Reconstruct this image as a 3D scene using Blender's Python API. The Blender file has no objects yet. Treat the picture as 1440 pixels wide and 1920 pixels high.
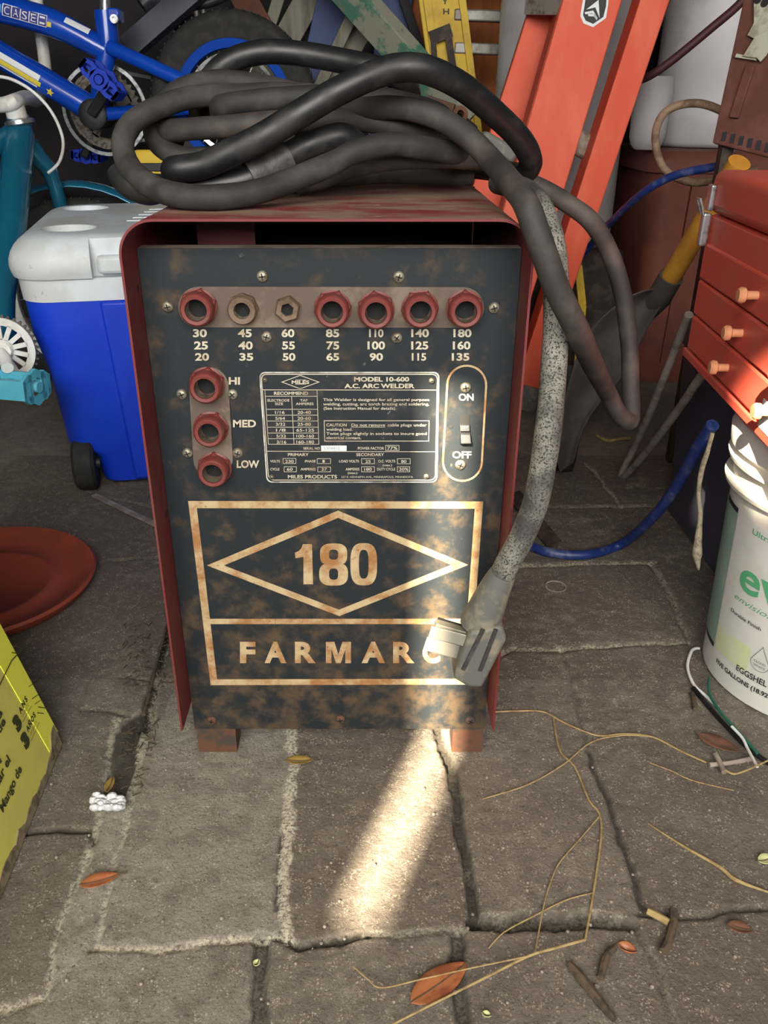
import bpy, bmesh, math, random
import numpy as np
from mathutils import Vector, Matrix, noise as mnoise
random.seed(7)
RNG = np.random.RandomState(11)
scene = bpy.context.scene
col = scene.collection

# ------------------------------------------------------------------ camera
FPX, CXP, CYP, CAMH = 1553.0, 695.0, 960.0, 0.7336
TILT = math.atan(FPX/3138.0)
CT, ST = math.cos(TILT), math.sin(TILT)
cam_data = bpy.data.cameras.new('camera')
cam_data.sensor_fit = 'VERTICAL'
cam_data.sensor_height = 36.0
cam_data.lens = FPX/1920*36.0
cam_data.shift_x = 25.0/1920
cam_data.clip_start = 0.02
cam = bpy.data.objects.new('camera', cam_data); col.objects.link(cam)
cam.location = (0, 0, CAMH)
cam.rotation_euler = (math.pi/2-TILT, 0, 0)
scene.camera = cam

def ray(x, y):
    a, b = (x-CXP)/FPX, (CYP-y)/FPX
    return a, CT+ST*b, -ST+CT*b
def PY(x, y, Y):                      # point seen at a pixel, at distance Y into the shed
    a, b, g = ray(x, y); t = Y/b
    return Vector((a*t, Y, CAMH+g*t))
def PZ(x, y, z=0.0):                  # point seen at a pixel, at height z
    a, b, g = ray(x, y); t = (z-CAMH)/g
    return Vector((a*t, b*t, z))
def PPL(x, y, o, n):                  # point seen at a pixel, on a plane
    d = Vector(ray(x, y)); c = Vector((0, 0, CAMH))
    return c + d*((o-c).dot(n)/d.dot(n))

# ------------------------------------------------------------------ light
scene.view_settings.view_transform = 'Standard'
scene.view_settings.look = 'None'
scene.view_settings.exposure = 0.0
scene.view_settings.gamma = 1.0
scene.view_settings.use_curve_mapping = False
world = bpy.data.worlds.new('world'); scene.world = world
world.use_nodes = True
bg = world.node_tree.nodes['Background']
bg.inputs[0].default_value = (0.62, 0.75, 1.0, 1)
bg.inputs[1].default_value = 0.55

SUN_A, SUN_B = PZ(652, 1765), Vector((.080, .80, 0))   # two points on the strip of sun on the paving
az = (SUN_B-SUN_A).normalized()
ELEV = math.radians(36)
SUN_DIR = Vector((az.x*math.cos(ELEV), az.y*math.cos(ELEV), -math.sin(ELEV)))
sl = bpy.data.lights.new('sun', 'SUN'); sl.energy = 62.0; sl.color = (1.0, 0.86, 0.62); sl.angle = math.radians(0.62)
sun = bpy.data.objects.new('sun', sl); col.objects.link(sun)
sun.rotation_euler = SUN_DIR.to_track_quat('-Z', 'Y').to_euler()
sun.location = (-2, -4, 4)

al = bpy.data.lights.new('open_door_daylight', 'AREA'); al.shape = 'RECTANGLE'; al.size = 2.6; al.size_y = 1.5
al.energy = 150.0; al.color = (1.0, 0.965, 0.90)
ao = bpy.data.objects.new('open_door_daylight', al); col.objects.link(ao)
ao.location = (-0.05, -1.45, 1.75); ao.rotation_euler = (math.radians(66), 0, math.radians(-2))

# ------------------------------------------------------------------ helpers
def lin(r, g, b):
    f = lambda c: c/12.92 if c <= 0.04045 else ((c+0.055)/1.055)**2.4
    return (f(r/255), f(g/255), f(b/255), 1.0)

def mk(name, c1, c2=None, scale=20.0, lo=0.45, hi=0.62, rough=0.6, rough2=None, metal=0.0, bump=0.0, bscale=None,
       c3=None, s3=60.0, lo3=0.62, hi3=0.68, detail=6.0, coat=0.0, stretch=None, spec=None, grad=None):
    m = bpy.data.materials.new(name); m.use_nodes = True
    nt = m.node_tree; N = nt.nodes; L = nt.links
    b = N['Principled BSDF']
    b.inputs['Roughness'].default_value = rough
    b.inputs['Metallic'].default_value = metal
    if coat: b.inputs['Coat Weight'].default_value = coat
    if spec is not None: b.inputs['Specular IOR Level'].default_value = spec
    tc = N.new('ShaderNodeTexCoord'); vec = tc.outputs['Object']
    if stretch:
        mp = N.new('ShaderNodeMapping'); mp.inputs['Scale'].default_value = stretch
        L.new(vec, mp.inputs['Vector']); vec = mp.outputs['Vector']
    def ns(sc, det=detail):
        n = N.new('ShaderNodeTexNoise'); n.inputs['Scale'].default_value = sc; n.inputs['Detail'].default_value = det
        n.inputs['Roughness'].default_value = 0.62
        L.new(vec, n.inputs['Vector']); return n.outputs['Fac']
    def step(s, a, z):
        r = N.new('ShaderNodeMapRange'); r.inputs['From Min'].default_value = a; r.inputs['From Max'].default_value = z
        r.interpolation_type = 'SMOOTHSTEP'
        L.new(s, r.inputs['Value']); return r.outputs['Result']
    def mix(f, a, z):
        x = N.new('ShaderNodeMix'); x.data_type = 'RGBA'
        L.new(f, x.inputs['Factor'])
        for s, q in ((a, 'A'), (z, 'B')):
            i = [k for k in x.inputs if k.name == q and k.type == 'RGBA'][0]
            if isinstance(s, tuple): i.default_value = s
            else: L.new(s, i)
        return [k for k in x.outputs if k.type == 'RGBA'][0]
    cur = c1
    if c2:
        src = ns(scale)
        if grad:                    # more of the second colour lower down: (z from, z to, amount)
            sx = N.new('ShaderNodeSeparateXYZ'); L.new(tc.outputs['Object'], sx.inputs[0])
            gr = N.new('ShaderNodeMapRange'); gr.inputs['From Min'].default_value = grad[0]; gr.inputs['From Max'].default_value = grad[1]; gr.inputs['To Max'].default_value = grad[2]
            L.new(sx.outputs['Z'], gr.inputs['Value']); ad = N.new('ShaderNodeMath'); L.new(src, ad.inputs[0]); L.new(gr.outputs['Result'], ad.inputs[1]); src = ad.outputs[0]
        f = step(src, lo, hi); cur = mix(f, c1, c2)
        if rough2 is not None:
            r = N.new('ShaderNodeMapRange'); r.inputs['To Min'].default_value = rough; r.inputs['To Max'].default_value = rough2
            L.new(f, r.inputs['Value']); L.new(r.outputs['Result'], b.inputs['Roughness'])
    if c3:
        cur = mix(step(ns(s3, 3.0), lo3, hi3), cur, c3)
    if isinstance(cur, tuple): b.inputs['Base Color'].default_value = cur
    else: L.new(cur, b.inputs['Base Color'])
    if bump:
        bp = N.new('ShaderNodeBump'); bp.inputs['Strength'].default_value = bump; bp.inputs['Distance'].default_value = 0.003
        L.new(ns(bscale or scale*3), bp.inputs['Height']); L.new(bp.outputs['Normal'], b.inputs['Normal'])
    return m

def wloc(o):
    v = Vector((0, 0, 0))
    while o is not None:
        v += o.location; o = o.parent
    return v
def tag(o, label=None, cat=None, group=None, kind=None):
    if label: o['label'] = label
    if cat: o['category'] = cat
    if group: o['group'] = group
    if kind: o['kind'] = kind
    return o
def thing(name, label, cat, loc, group=None):
    o = bpy.data.objects.new(name, None); o.empty_display_size = 0.05
    col.objects.link(o); o.location = loc
    return tag(o, label, cat, group)

def catmull(pts, sub=8, closed=False):
    P = [Vector(p) for p in pts]; n = len(P); out = []
    rng = n if closed else n-1
    for i in range(rng):
        if closed: p0, p1, p2, p3 = P[(i-1) % n], P[i], P[(i+1) % n], P[(i+2) % n]
        else: p0, p1, p2, p3 = P[max(i-1, 0)], P[i], P[i+1], P[min(i+2, n-1)]
        for k in range(sub):
            t = k/sub
            out.append(0.5*((2*p1)+(p2-p0)*t+(2*p0-5*p1+4*p2-p3)*t*t+(3*p1-p0-3*p2+p3)*t**3))
    if not closed: out.append(P[-1])
    return out

def basis(ax):
    a = Vector(ax).normalized()
    u = a.orthogonal().normalized() if abs(a.z) > 0.9 else a.cross(Vector((0, 0, 1))).normalized()
    return a, u, a.cross(u).normalized()

class M:
    def __init__(s): s.v = []; s.f = []
    def add(s, vs, fs):
        o = len(s.v); s.v += [Vector(p) for p in vs]; s.f += [tuple(i+o for i in f) for f in fs]; return s
    def box(s, lo, hi):
        x0, y0, z0 = lo; x1, y1, z1 = hi
        vs = [(x0, y0, z0), (x1, y0, z0), (x1, y1, z0), (x0, y1, z0), (x0, y0, z1), (x1, y0, z1), (x1, y1, z1), (x0, y1, z1)]
        return s.add(vs, [(0, 3, 2, 1), (4, 5, 6, 7), (0, 1, 5, 4), (1, 2, 6, 5), (2, 3, 7, 6), (3, 0, 4, 7)])
    def hexa(s, bot, top):            # four bottom points, four top points
        return s.add(list(bot)+list(top), [(0, 3, 2, 1), (4, 5, 6, 7), (0, 1, 5, 4), (1, 2, 6, 5), (2, 3, 7, 6), (3, 0, 4, 7)])
    def prism(s, poly, ext):          # planar outline swept by a vector
        n = len(poly); e = Vector(ext); P = [Vector(p) for p in poly]
        s.add(P+[p+e for p in P], [tuple(range(n))[::-1], tuple(range(n, 2*n))] + [(i, (i+1) % n, n+(i+1) % n, n+i) for i in range(n)])
        return s
    def ring(s, outer, inner, ext):   # outline with a hole of as many points
        n = len(outer); e = Vector(ext)
        O = [Vector(p) for p in outer]; I = [Vector(p) for p in inner]
        vs = O+I+[p+e for p in O]+[p+e for p in I]; fs = []
        for i in range(n):
            j = (i+1) % n
            fs += [(i, n+i, n+j, j), (2*n+i, 2*n+j, 3*n+j, 3*n+i), (i, j, 2*n+j, 2*n+i), (n+j, n+i, 3*n+i, 3*n+j)]
        return s.add(vs, fs)
    def beam(s, p0, p1, w, t, side):  # bar of width w along «side», thickness t across
        p0, p1 = Vector(p0), Vector(p1); a = (p1-p0).normalized(); sd = Vector(side); sd = (sd-a*sd.dot(a)).normalized()
        n = a.cross(sd)
        q = lambda p: [p+sd*x*w/2+n*y*t/2 for x, y in ((-1, -1), (1, -1), (1, 1), (-1, 1))]
        return s.hexa(q(p0), q(p1))
    def tube(s, pts, r, n=12, smooth=0, closed=False, cap=True, wob=0.0):
        P = catmull(pts, smooth, closed) if smooth else [Vector(p) for p in pts]
        k = len(P); R = r if isinstance(r, (list, tuple)) else None
        tang = []
        for i in range(k):
            a = P[(i-1) % k] if closed else P[max(i-1, 0)]; b = P[(i+1) % k] if closed else P[min(i+1, k-1)]
            d = b-a; tang.append(d.normalized() if d.length > 1e-9 else Vector((0, 0, 1)))
        _, u, _ = basis(tang[0]); vs = []; fs = []
        for i in range(k):
            t = tang[i]; u = (u-t*u.dot(t)).normalized(); w = t.cross(u)
            if R:
                x = i/(k-1)*(len(R)-1); j = min(int(x), len(R)-2); rr = R[j]+(R[j+1]-R[j])*(x-j)
            else: rr = r
            if wob: rr *= 1+wob*mnoise.noise(P[i]*40)
            for q in range(n):
                a = 2*math.pi*q/n; vs.append(P[i]+(u*math.cos(a)+w*math.sin(a))*rr)
        for i in range(k if closed else k-1):
            j = (i+1) % k
            for q in range(n):
                z = (q+1) % n; fs.append((i*n+q, i*n+z, j*n+z, j*n+q))
        if cap and not closed: fs += [tuple(range(n))[::-1], tuple(range((k-1)*n, k*n))]
        return s.add(vs, fs)
    def lathe(s, prof, o, ax, n=32, a0=0.0, caps=True):   # prof: (radius, along)
        a, u, w = basis(ax); o = Vector(o); vs = []; fs = []
        for r, h in prof:
            for q in range(n):
                t = a0+2*math.pi*q/n; vs.append(o+a*h+(u*math.cos(t)+w*math.sin(t))*max(r, 1e-5))
        for i in range(len(prof)-1):
            for q in range(n):
                z = (q+1) % n; fs.append((i*n+q, i*n+z, (i+1)*n+z, (i+1)*n+q))
        if caps:
            if prof[0][0] > 1e-4: fs.append(tuple(range(n))[::-1])
            if prof[-1][0] > 1e-4: fs.append(tuple(range((len(prof)-1)*n, len(prof)*n)))
        return s.add(vs, fs)
    def ball(s, c, r, n=12, sq=(1, 1, 1)):
        c = Vector(c); k = n//2; vs = []; fs = []
        for i in range(k+1):
            p = math.pi*i/k
            for q in range(n):
                t = 2*math.pi*q/n
                vs.append(c+Vector((math.sin(p)*math.cos(t)*sq[0], math.sin(p)*math.sin(t)*sq[1], math.cos(p)*sq[2]))*r)
        for i in range(k):
            for q in range(n):
                z = (q+1) % n; fs.append((i*n+q, (i+1)*n+q, (i+1)*n+z, i*n+z))
        return s.add(vs, fs)
    def stroke(s, pts, w, nrm, ext, closed=False):       # flat line of width w lying on a surface, mitred corners
        P = [Vector(p) for p in pts]; k = len(P); nrm = Vector(nrm).normalized(); A = []; B = []
        for i in range(k):
            d0 = (P[i]-P[i-1]).normalized() if (closed or i > 0) else None
            d1 = (P[(i+1) % k]-P[i]).normalized() if (closed or i < k-1) else None
            d0 = d0 or d1; d1 = d1 or d0
            n0, n1 = nrm.cross(d0), nrm.cross(d1); b = (n0+n1).normalized(); c = max(b.dot(n0), 0.25)
            A.append(P[i]+b*w/2/c); B.append(P[i]-b*w/2/c)
        e = nrm*ext
        vs = A+B+[p+e for p in A]+[p+e for p in B]; fs = []
        for i in range(k if closed else k-1):
            j = (i+1) % k
            fs += [(2*k+i, 3*k+i, 3*k+j, 2*k+j), (i, j, k+j, k+i), (i, 2*k+i, 2*k+j, j), (k+i, k+j, 3*k+j, 3*k+i)]
        if not closed: fs += [(0, k, 3*k, 2*k), (k-1, 3*k-1, 4*k-1, 2*k-1)]
        return s.add(vs, fs)
    def build(s, name, mat, parent=None, label=None, cat=None, group=None, kind=None, bevel=0.0, smooth=40, seg=2, sub=0, solid=0.0):
        if parent is not None: o0 = wloc(parent); loc = Vector((0, 0, 0))
        else:
            xs = [p.x for p in s.v]; ys = [p.y for p in s.v]
            o0 = Vector(((min(xs)+max(xs))/2, (min(ys)+max(ys))/2, min(p.z for p in s.v))); loc = o0
            if kind == 'structure': o0 = Vector((0, 0, 0)); loc = o0
        me = bpy.data.meshes.new(name)
        me.from_pydata([p-o0 for p in s.v], [], s.f)
        bm = bmesh.new(); bm.from_mesh(me); bmesh.ops.recalc_face_normals(bm, faces=bm.faces); bm.to_mesh(me); bm.free()
        ob = bpy.data.objects.new(name, me); col.objects.link(ob); ob.location = loc
        if parent is not None: ob.parent = parent
        me.materials.append(mat)
        if smooth:
            me.shade_smooth(); me.set_sharp_from_angle(angle=math.radians(smooth))
        if solid:
            md = ob.modifiers.new('thickness', 'SOLIDIFY'); md.thickness = solid; md.offset = 0
        if bevel:
            md = ob.modifiers.new('bevel', 'BEVEL'); md.width = bevel; md.segments = seg; md.limit_method = 'ANGLE'; md.angle_limit = math.radians(35)
            md.harden_normals = False
        if sub:
            md = ob.modifiers.new('smooth', 'SUBSURF'); md.levels = sub; md.render_levels = sub
        return tag(ob, label, cat, group, kind)

_CAPH = {}
def glyphs(body, bold=0.0, ext=0.0, spacing=1.0, shear=0.0, res=4):
    cu = bpy.data.curves.new('txt', 'FONT'); cu.body = body; cu.size = 1.0; cu.offset = bold; cu.extrude = ext
    cu.space_character = spacing; cu.shear = shear; cu.resolution_u = res
    ob = bpy.data.objects.new('txt', cu); me = bpy.data.meshes.new_from_object(ob)
    V = [v.co.copy() for v in me.vertices]; F = [tuple(p.vertices) for p in me.polygons]
    bpy.data.objects.remove(ob); bpy.data.curves.remove(cu); bpy.data.meshes.remove(me)
    return V, F
def caph(bold):
    if bold not in _CAPH:
        V, _ = glyphs('H', bold); _CAPH[bold] = (min(v.y for v in V), max(v.y for v in V))
    return _CAPH[bold]
def text(mb, body, fn, x0, x1, yb, yt, bold=0.0, spacing=1.0, shear=0.0, cuts=0):
    # fits the written line into x0..x1, baseline yb, cap top yt; fn maps plane (x, y) -> world point
    V, F = glyphs(body, bold, 0.0, spacing, shear)
    if not V: return
    if cuts:                     # slice the letters upright so that they can follow a round surface
        bm = bmesh.new(); bv = [bm.verts.new(v) for v in V]
        for f in F:
            try: bm.faces.new([bv[i] for i in f])
            except ValueError: pass
        a = min(v.x for v in V); z = max(v.x for v in V)
        for k in range(1, cuts):
            bmesh.ops.bisect_plane(bm, geom=bm.verts[:]+bm.edges[:]+bm.faces[:], plane_co=(a+(z-a)*k/cuts, 0, 0), plane_no=(1, 0, 0))
        bm.verts.index_update(); V = [v.co.copy() for v in bm.verts]; F = [tuple(v.index for v in f.verts) for f in bm.faces]; bm.free()
    lo = min(v.x for v in V); hi = max(v.x for v in V); c0, c1 = caph(bold)
    mb.add([fn(x0+(v.x-lo)/(hi-lo)*(x1-x0), yb+(v.y-c0)/(c1-c0)*(yt-yb)) for v in V], F)

def rrect(x0, y0, x1, y1, r, n=6):
    out = []
    for cx, cy, a in ((x1-r, y1-r, 0), (x0+r, y1-r, 90), (x0+r, y0+r, 180), (x1-r, y0+r, 270)):
        for k in range(n+1):
            t = math.radians(a+90*k/n); out.append((cx+r*math.cos(t), cy+r*math.sin(t)))
    return out

# ------------------------------------------------------------------ materials
MAT = {}
def mt(key, *a, **k): MAT[key] = mk(key, *a, **k)
mt('red_shell', lin(104, 32, 34), lin(92, 54, 48), scale=14, lo=0.5, hi=0.72, rough=0.6, rough2=0.8, c3=lin(60, 22, 22), s3=40, lo3=0.66, hi3=0.72, bump=0.1)
mt('dusty_red_top', lin(122, 44, 42), lin(126, 100, 84), scale=9, lo=0.38, hi=0.58, rough=0.6, rough2=0.85, c3=lin(176, 158, 136), s3=60, lo3=0.66, hi3=0.74, bump=0.2, stretch=(1, 2.2, 1))
mt('black_panel', lin(33, 38, 42), lin(80, 66, 50), scale=38, lo=0.50, hi=0.80, grad=(.42, .04, .13), spec=.25, rough=0.6, rough2=0.8, c3=lin(96, 96, 88), s3=55, lo3=0.71, hi3=0.82, bump=0.08)
mt('rusty_cream', lin(180, 160, 124), lin(146, 102, 58), scale=34, lo=0.38, hi=0.64, rough=0.6, rough2=0.85, c3=lin(128, 78, 38), s3=190, lo3=0.64, hi3=0.74)
mt('aged_white', lin(186, 178, 158), lin(150, 130, 100), scale=40, lo=0.5, hi=0.72, rough=0.6)
mt('plate_black', lin(34, 38, 42), lin(66, 66, 63), scale=40, lo=0.52, hi=0.75, spec=.3, rough=0.55, c3=lin(112, 112, 106), s3=110, lo3=0.69, hi3=0.76)
mt('plate_silver', lin(206, 206, 200), lin(150, 148, 138), scale=60, rough=0.45, metal=0.2)
mt('socket_plate', lin(88, 75, 67), lin(112, 98, 86), scale=26, rough=0.75, c3=lin(82, 56, 48), s3=70, lo3=0.66, hi3=0.74)
mt('socket_red', lin(108, 46, 42), lin(98, 62, 54), scale=70, lo=0.5, hi=0.7, rough=0.5, c3=lin(98, 30, 30), s3=120, lo3=0.62, hi3=0.72)
mt('socket_brown', lin(112, 92, 76), lin(88, 70, 56), scale=70, rough=0.6, metal=0.3)
mt('dull_metal', lin(150, 144, 128), lin(110, 98, 80), scale=120, rough=0.5, metal=0.6)
mt('socket_inside', lin(128, 124, 108), lin(96, 88, 74), scale=90, rough=0.5, metal=0.5)
mt('hole_shade', lin(18, 18, 20), rough=0.9)
mt('slot_dark', lin(28, 28, 28), rough=0.8)
mt('rust_metal', lin(92, 60, 42), lin(62, 54, 48), scale=40, rough=0.8, bump=0.2)
mt('black_rubber', lin(22, 23, 25), lin(36, 36, 37), scale=30, lo=0.45, hi=0.7, rough=0.42, rough2=0.65, bump=0.05)
mt('dusty_rubber', lin(34, 34, 34), lin(66, 62, 58), scale=22, lo=0.42, hi=0.72, rough=0.7, rough2=0.85, bump=0.12)
mt('brown_rubber', lin(46, 42, 40), lin(80, 70, 64), scale=18, lo=0.42, hi=0.7, rough=0.7, bump=0.1)
mt('speckled_cord', lin(60, 58, 55), lin(136, 132, 122), scale=11, lo=0.40, hi=0.60, rough=0.75, c3=lin(44, 42, 40), s3=520, lo3=0.5, hi3=0.6, bump=0.15)
mt('tape', lin(52, 50, 50), lin(76, 72, 70), scale=60, rough=0.5, bump=0.3)
mt('plug_grey', lin(92, 92, 88), lin(126, 118, 102), scale=40, rough=0.65, bump=0.1)
mt('blade_metal', lin(150, 146, 134), rough=0.4, metal=0.6)
mt('cooler_blue', lin(14, 58, 200), lin(20, 66, 205), scale=6, rough=0.42, bump=0.03, bscale=200)
mt('cooler_white', lin(216, 224, 230), lin(200, 204, 204), scale=8, rough=0.5, c3=lin(164, 156, 140), s3=30, lo3=0.68, hi3=0.8)
mt('tyre', lin(30, 31, 32), lin(44, 44, 43), scale=40, rough=0.8, bump=0.2)
mt('bmx_blue', lin(10, 66, 176), lin(14, 72, 184), scale=10, rough=0.25, coat=0.5)
mt('bmx_rim', lin(6, 62, 160), rough=0.7, spec=.15)
mt('pedal_blue', lin(18, 54, 176), rough=0.6, spec=.3)
mt('chrome', lin(190, 194, 196), lin(140, 140, 138), scale=60, rough=0.3, metal=0.85)
mt('chain', lin(104, 98, 90), lin(64, 58, 52), scale=120, rough=0.5, metal=0.6)
mt('black_plastic', lin(30, 31, 33), lin(44, 44, 45), scale=20, rough=0.5, bump=0.05)
mt('dark_steel', lin(52, 46, 42), lin(80, 66, 56), scale=30, rough=0.7, metal=0.3, bump=0.15)
mt('shovel_steel', lin(70, 66, 64), lin(98, 90, 84), scale=12, lo=0.4, hi=0.7, rough=0.75, bump=0.15)
mt('sticker_white', lin(222, 226, 228), rough=0.5)
mt('sticker_yellow', lin(226, 206, 70), rough=0.5)
mt('sticker_navy', lin(44, 50, 130), rough=0.4)
mt('sticker_sky', lin(96, 170, 220), rough=0.4)
mt('sticker_brown', lin(120, 72, 48), rough=0.5)
mt('teal', lin(26, 104, 134), lin(32, 112, 140), scale=10, rough=0.25, metal=0.3, coat=0.5)
mt('teal_pedal', lin(84, 176, 200), lin(98, 184, 204), scale=30, rough=0.45)
mt('bike_white', lin(222, 224, 222), lin(204, 200, 190), scale=20, rough=0.4)
mt('ladder_orange', lin(212, 82, 54), lin(220, 100, 72), scale=14, lo=0.4, hi=0.7, rough=0.6, c3=lin(132, 104, 84), s3=26, lo3=0.74, hi3=0.78, stretch=(1, 1, 0.35), bump=0.05)
mt('ladder_step', lin(150, 140, 128), lin(110, 96, 86), scale=30, rough=0.6, metal=0.3)
mt('yellow_ladder', lin(214, 180, 52), lin(196, 160, 46), scale=12, rough=0.6, c3=lin(120, 98, 50), s3=40, lo3=0.7, hi3=0.76)
mt('aluminium', lin(150, 148, 140), lin(118, 112, 104), scale=30, rough=0.5, metal=0.5)
mt('green_paint', lin(70, 116, 94), lin(138, 140, 124), scale=9, lo=0.45, hi=0.52, rough=0.8, bump=0.2, c3=lin(110, 108, 96), s3=30, lo3=0.6, hi3=0.7)
mt('grey_wood', lin(128, 126, 112), lin(92, 88, 78), scale=26, lo=0.4, hi=0.7, rough=0.85, bump=0.3, stretch=(1, 1, 0.2))
mt('blue_board', lin(26, 50, 98), lin(32, 58, 106), scale=10, rough=0.6)
mt('brown_board', lin(104, 56, 36), lin(84, 46, 32), scale=20, rough=0.7, c3=lin(180, 168, 140), s3=50, lo3=0.76, hi3=0.79)
mt('orange_board', lin(178, 100, 44), lin(150, 80, 36), scale=8, rough=0.7, stretch=(3, 3, 0.6))
mt('drum_white', lin(198, 196, 200), lin(178, 174, 174), scale=5, rough=0.5)
mt('brown_bin', lin(118, 64, 50), lin(100, 56, 46), scale=6, rough=0.6)
mt('dark_bin', lin(30, 30, 42), lin(40, 38, 50), scale=6, rough=0.55)
mt('black_bin', lin(60, 62, 76), lin(78, 78, 88), scale=10, lo=0.5, hi=0.75, rough=0.35)
mt('toolbox_red', lin(214, 88, 70), lin(206, 98, 82), scale=10, rough=0.45, c3=lin(214, 120, 100), s3=30, lo3=0.72, hi3=0.8)
mt('knob_tan', lin(216, 150, 110), rough=0.5)
mt('rust_panel', lin(90, 50, 42), lin(108, 66, 56), scale=20, lo=0.42, hi=0.7, rough=0.8, bump=0.1)
mt('pale_bracket', lin(176, 174, 156), lin(140, 134, 116), scale=30, rough=0.6)
mt('handle_yellow', lin(204, 146, 52), lin(186, 128, 48), scale=14, rough=0.55)
mt('hose_blue', lin(28, 48, 108), lin(84, 94, 128), scale=40, lo=0.5, hi=0.7, rough=0.45)
mt('hose_beige', lin(148, 122, 100), lin(112, 88, 72), scale=40, rough=0.7)
mt('hose_maroon', lin(66, 28, 30), rough=0.6)
mt('rod_grey', lin(158, 146, 136), lin(126, 112, 102), scale=30, rough=0.7, c3=lin(70, 62, 58), s3=90, lo3=0.7, hi3=0.74)
mt('rope', lin(150, 140, 118), lin(118, 108, 92), scale=120, rough=0.9, bump=0.4)
mt('bucket_white', lin(218, 216, 208), lin(206, 200, 190), scale=10, rough=0.42)
mt('label_white', lin(214, 212, 206), lin(198, 198, 186), scale=14, lo=0.5, hi=0.75, rough=0.5)
mt('label_green', lin(136, 168, 150), lin(160, 182, 164), scale=8, rough=0.5)
mt('label_lime', lin(206, 216, 160), lin(214, 212, 200), scale=10, lo=0.4, hi=0.6, rough=0.5)
mt('ink_green', lin(88, 168, 118), rough=0.5)
mt('ink_leaf', lin(96, 140, 120), rough=0.5)
mt('ink_black', lin(38, 38, 40), rough=0.6)
mt('ink_grey', lin(128, 134, 132), rough=0.6)
mt('box_yellow', lin(220, 216, 104), lin(212, 206, 106), scale=12, rough=0.7)
mt('box_strip', lin(248, 252, 92), rough=0.35, coat=0.3)
mt('cardboard', lin(146, 134, 106), lin(104, 90, 70), scale=50, rough=0.9, bump=0.3)
mt('box_ink', lin(62, 66, 34), rough=0.7)
mt('box_ink_faint', lin(158, 154, 66), rough=0.7)
mt('saucer', lin(154, 68, 46), lin(136, 62, 44), scale=8, rough=0.6)
mt('leaf_orange', lin(164, 100, 62), lin(138, 78, 50), scale=60, rough=0.45)
mt('leaf_olive', lin(148, 122, 62), lin(124, 98, 52), scale=60, rough=0.5)
mt('leaf_brown', lin(110, 74, 56), lin(90, 60, 46), scale=60, rough=0.6)
mt('leaf_pale', lin(196, 198, 140), lin(170, 166, 110), scale=60, rough=0.6)
mt('straw', lin(168, 146, 98), lin(142, 118, 76), scale=90, rough=0.7)
mt('twig', lin(88, 74, 58), lin(62, 53, 44), scale=90, rough=0.9, bump=0.3)
mt('foam_white', lin(226, 228, 230), lin(190, 192, 196), scale=90, rough=0.8, bump=0.4)
mt('wire_green', lin(40, 96, 78), rough=0.5)
mt('wall_brown', lin(40, 37, 42), lin(32, 31, 35), scale=4, rough=0.85)
mt('wall_dark', lin(44, 42, 46), lin(54, 50, 52), scale=4, rough=0.9)
mt('ceiling_wood', lin(84, 74, 64), lin(64, 56, 50), scale=8, rough=0.9)
# ------------------------------------------------------------------ floor: concrete pavers, traced joints as relief
def vnoise(X, Y, s, seed):
    r = np.random.RandomState(seed); g = r.rand(257, 257)
    x = X*s+100; y = Y*s+100
    xi = np.floor(x).astype(int); yi = np.floor(y).astype(int); fx = x-xi; fy = y-yi
    fx = fx*fx*(3-2*fx); fy = fy*fy*(3-2*fy); xi %= 256; yi %= 256
    return (g[yi, xi]*(1-fx)+g[yi, xi+1]*fx)*(1-fy)+(g[yi+1, xi]*(1-fx)+g[yi+1, xi+1]*fx)*fy
def fbm(X, Y, s, seed, o=4):
    t = 0; a = 0.5
    for k in range(o): t = t+a*vnoise(X, Y, s*2**k, seed+k); a *= 0.5
    return t/(1-0.5**o)
def fl(px): return [PZ(x, y) for x, y in px]
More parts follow.
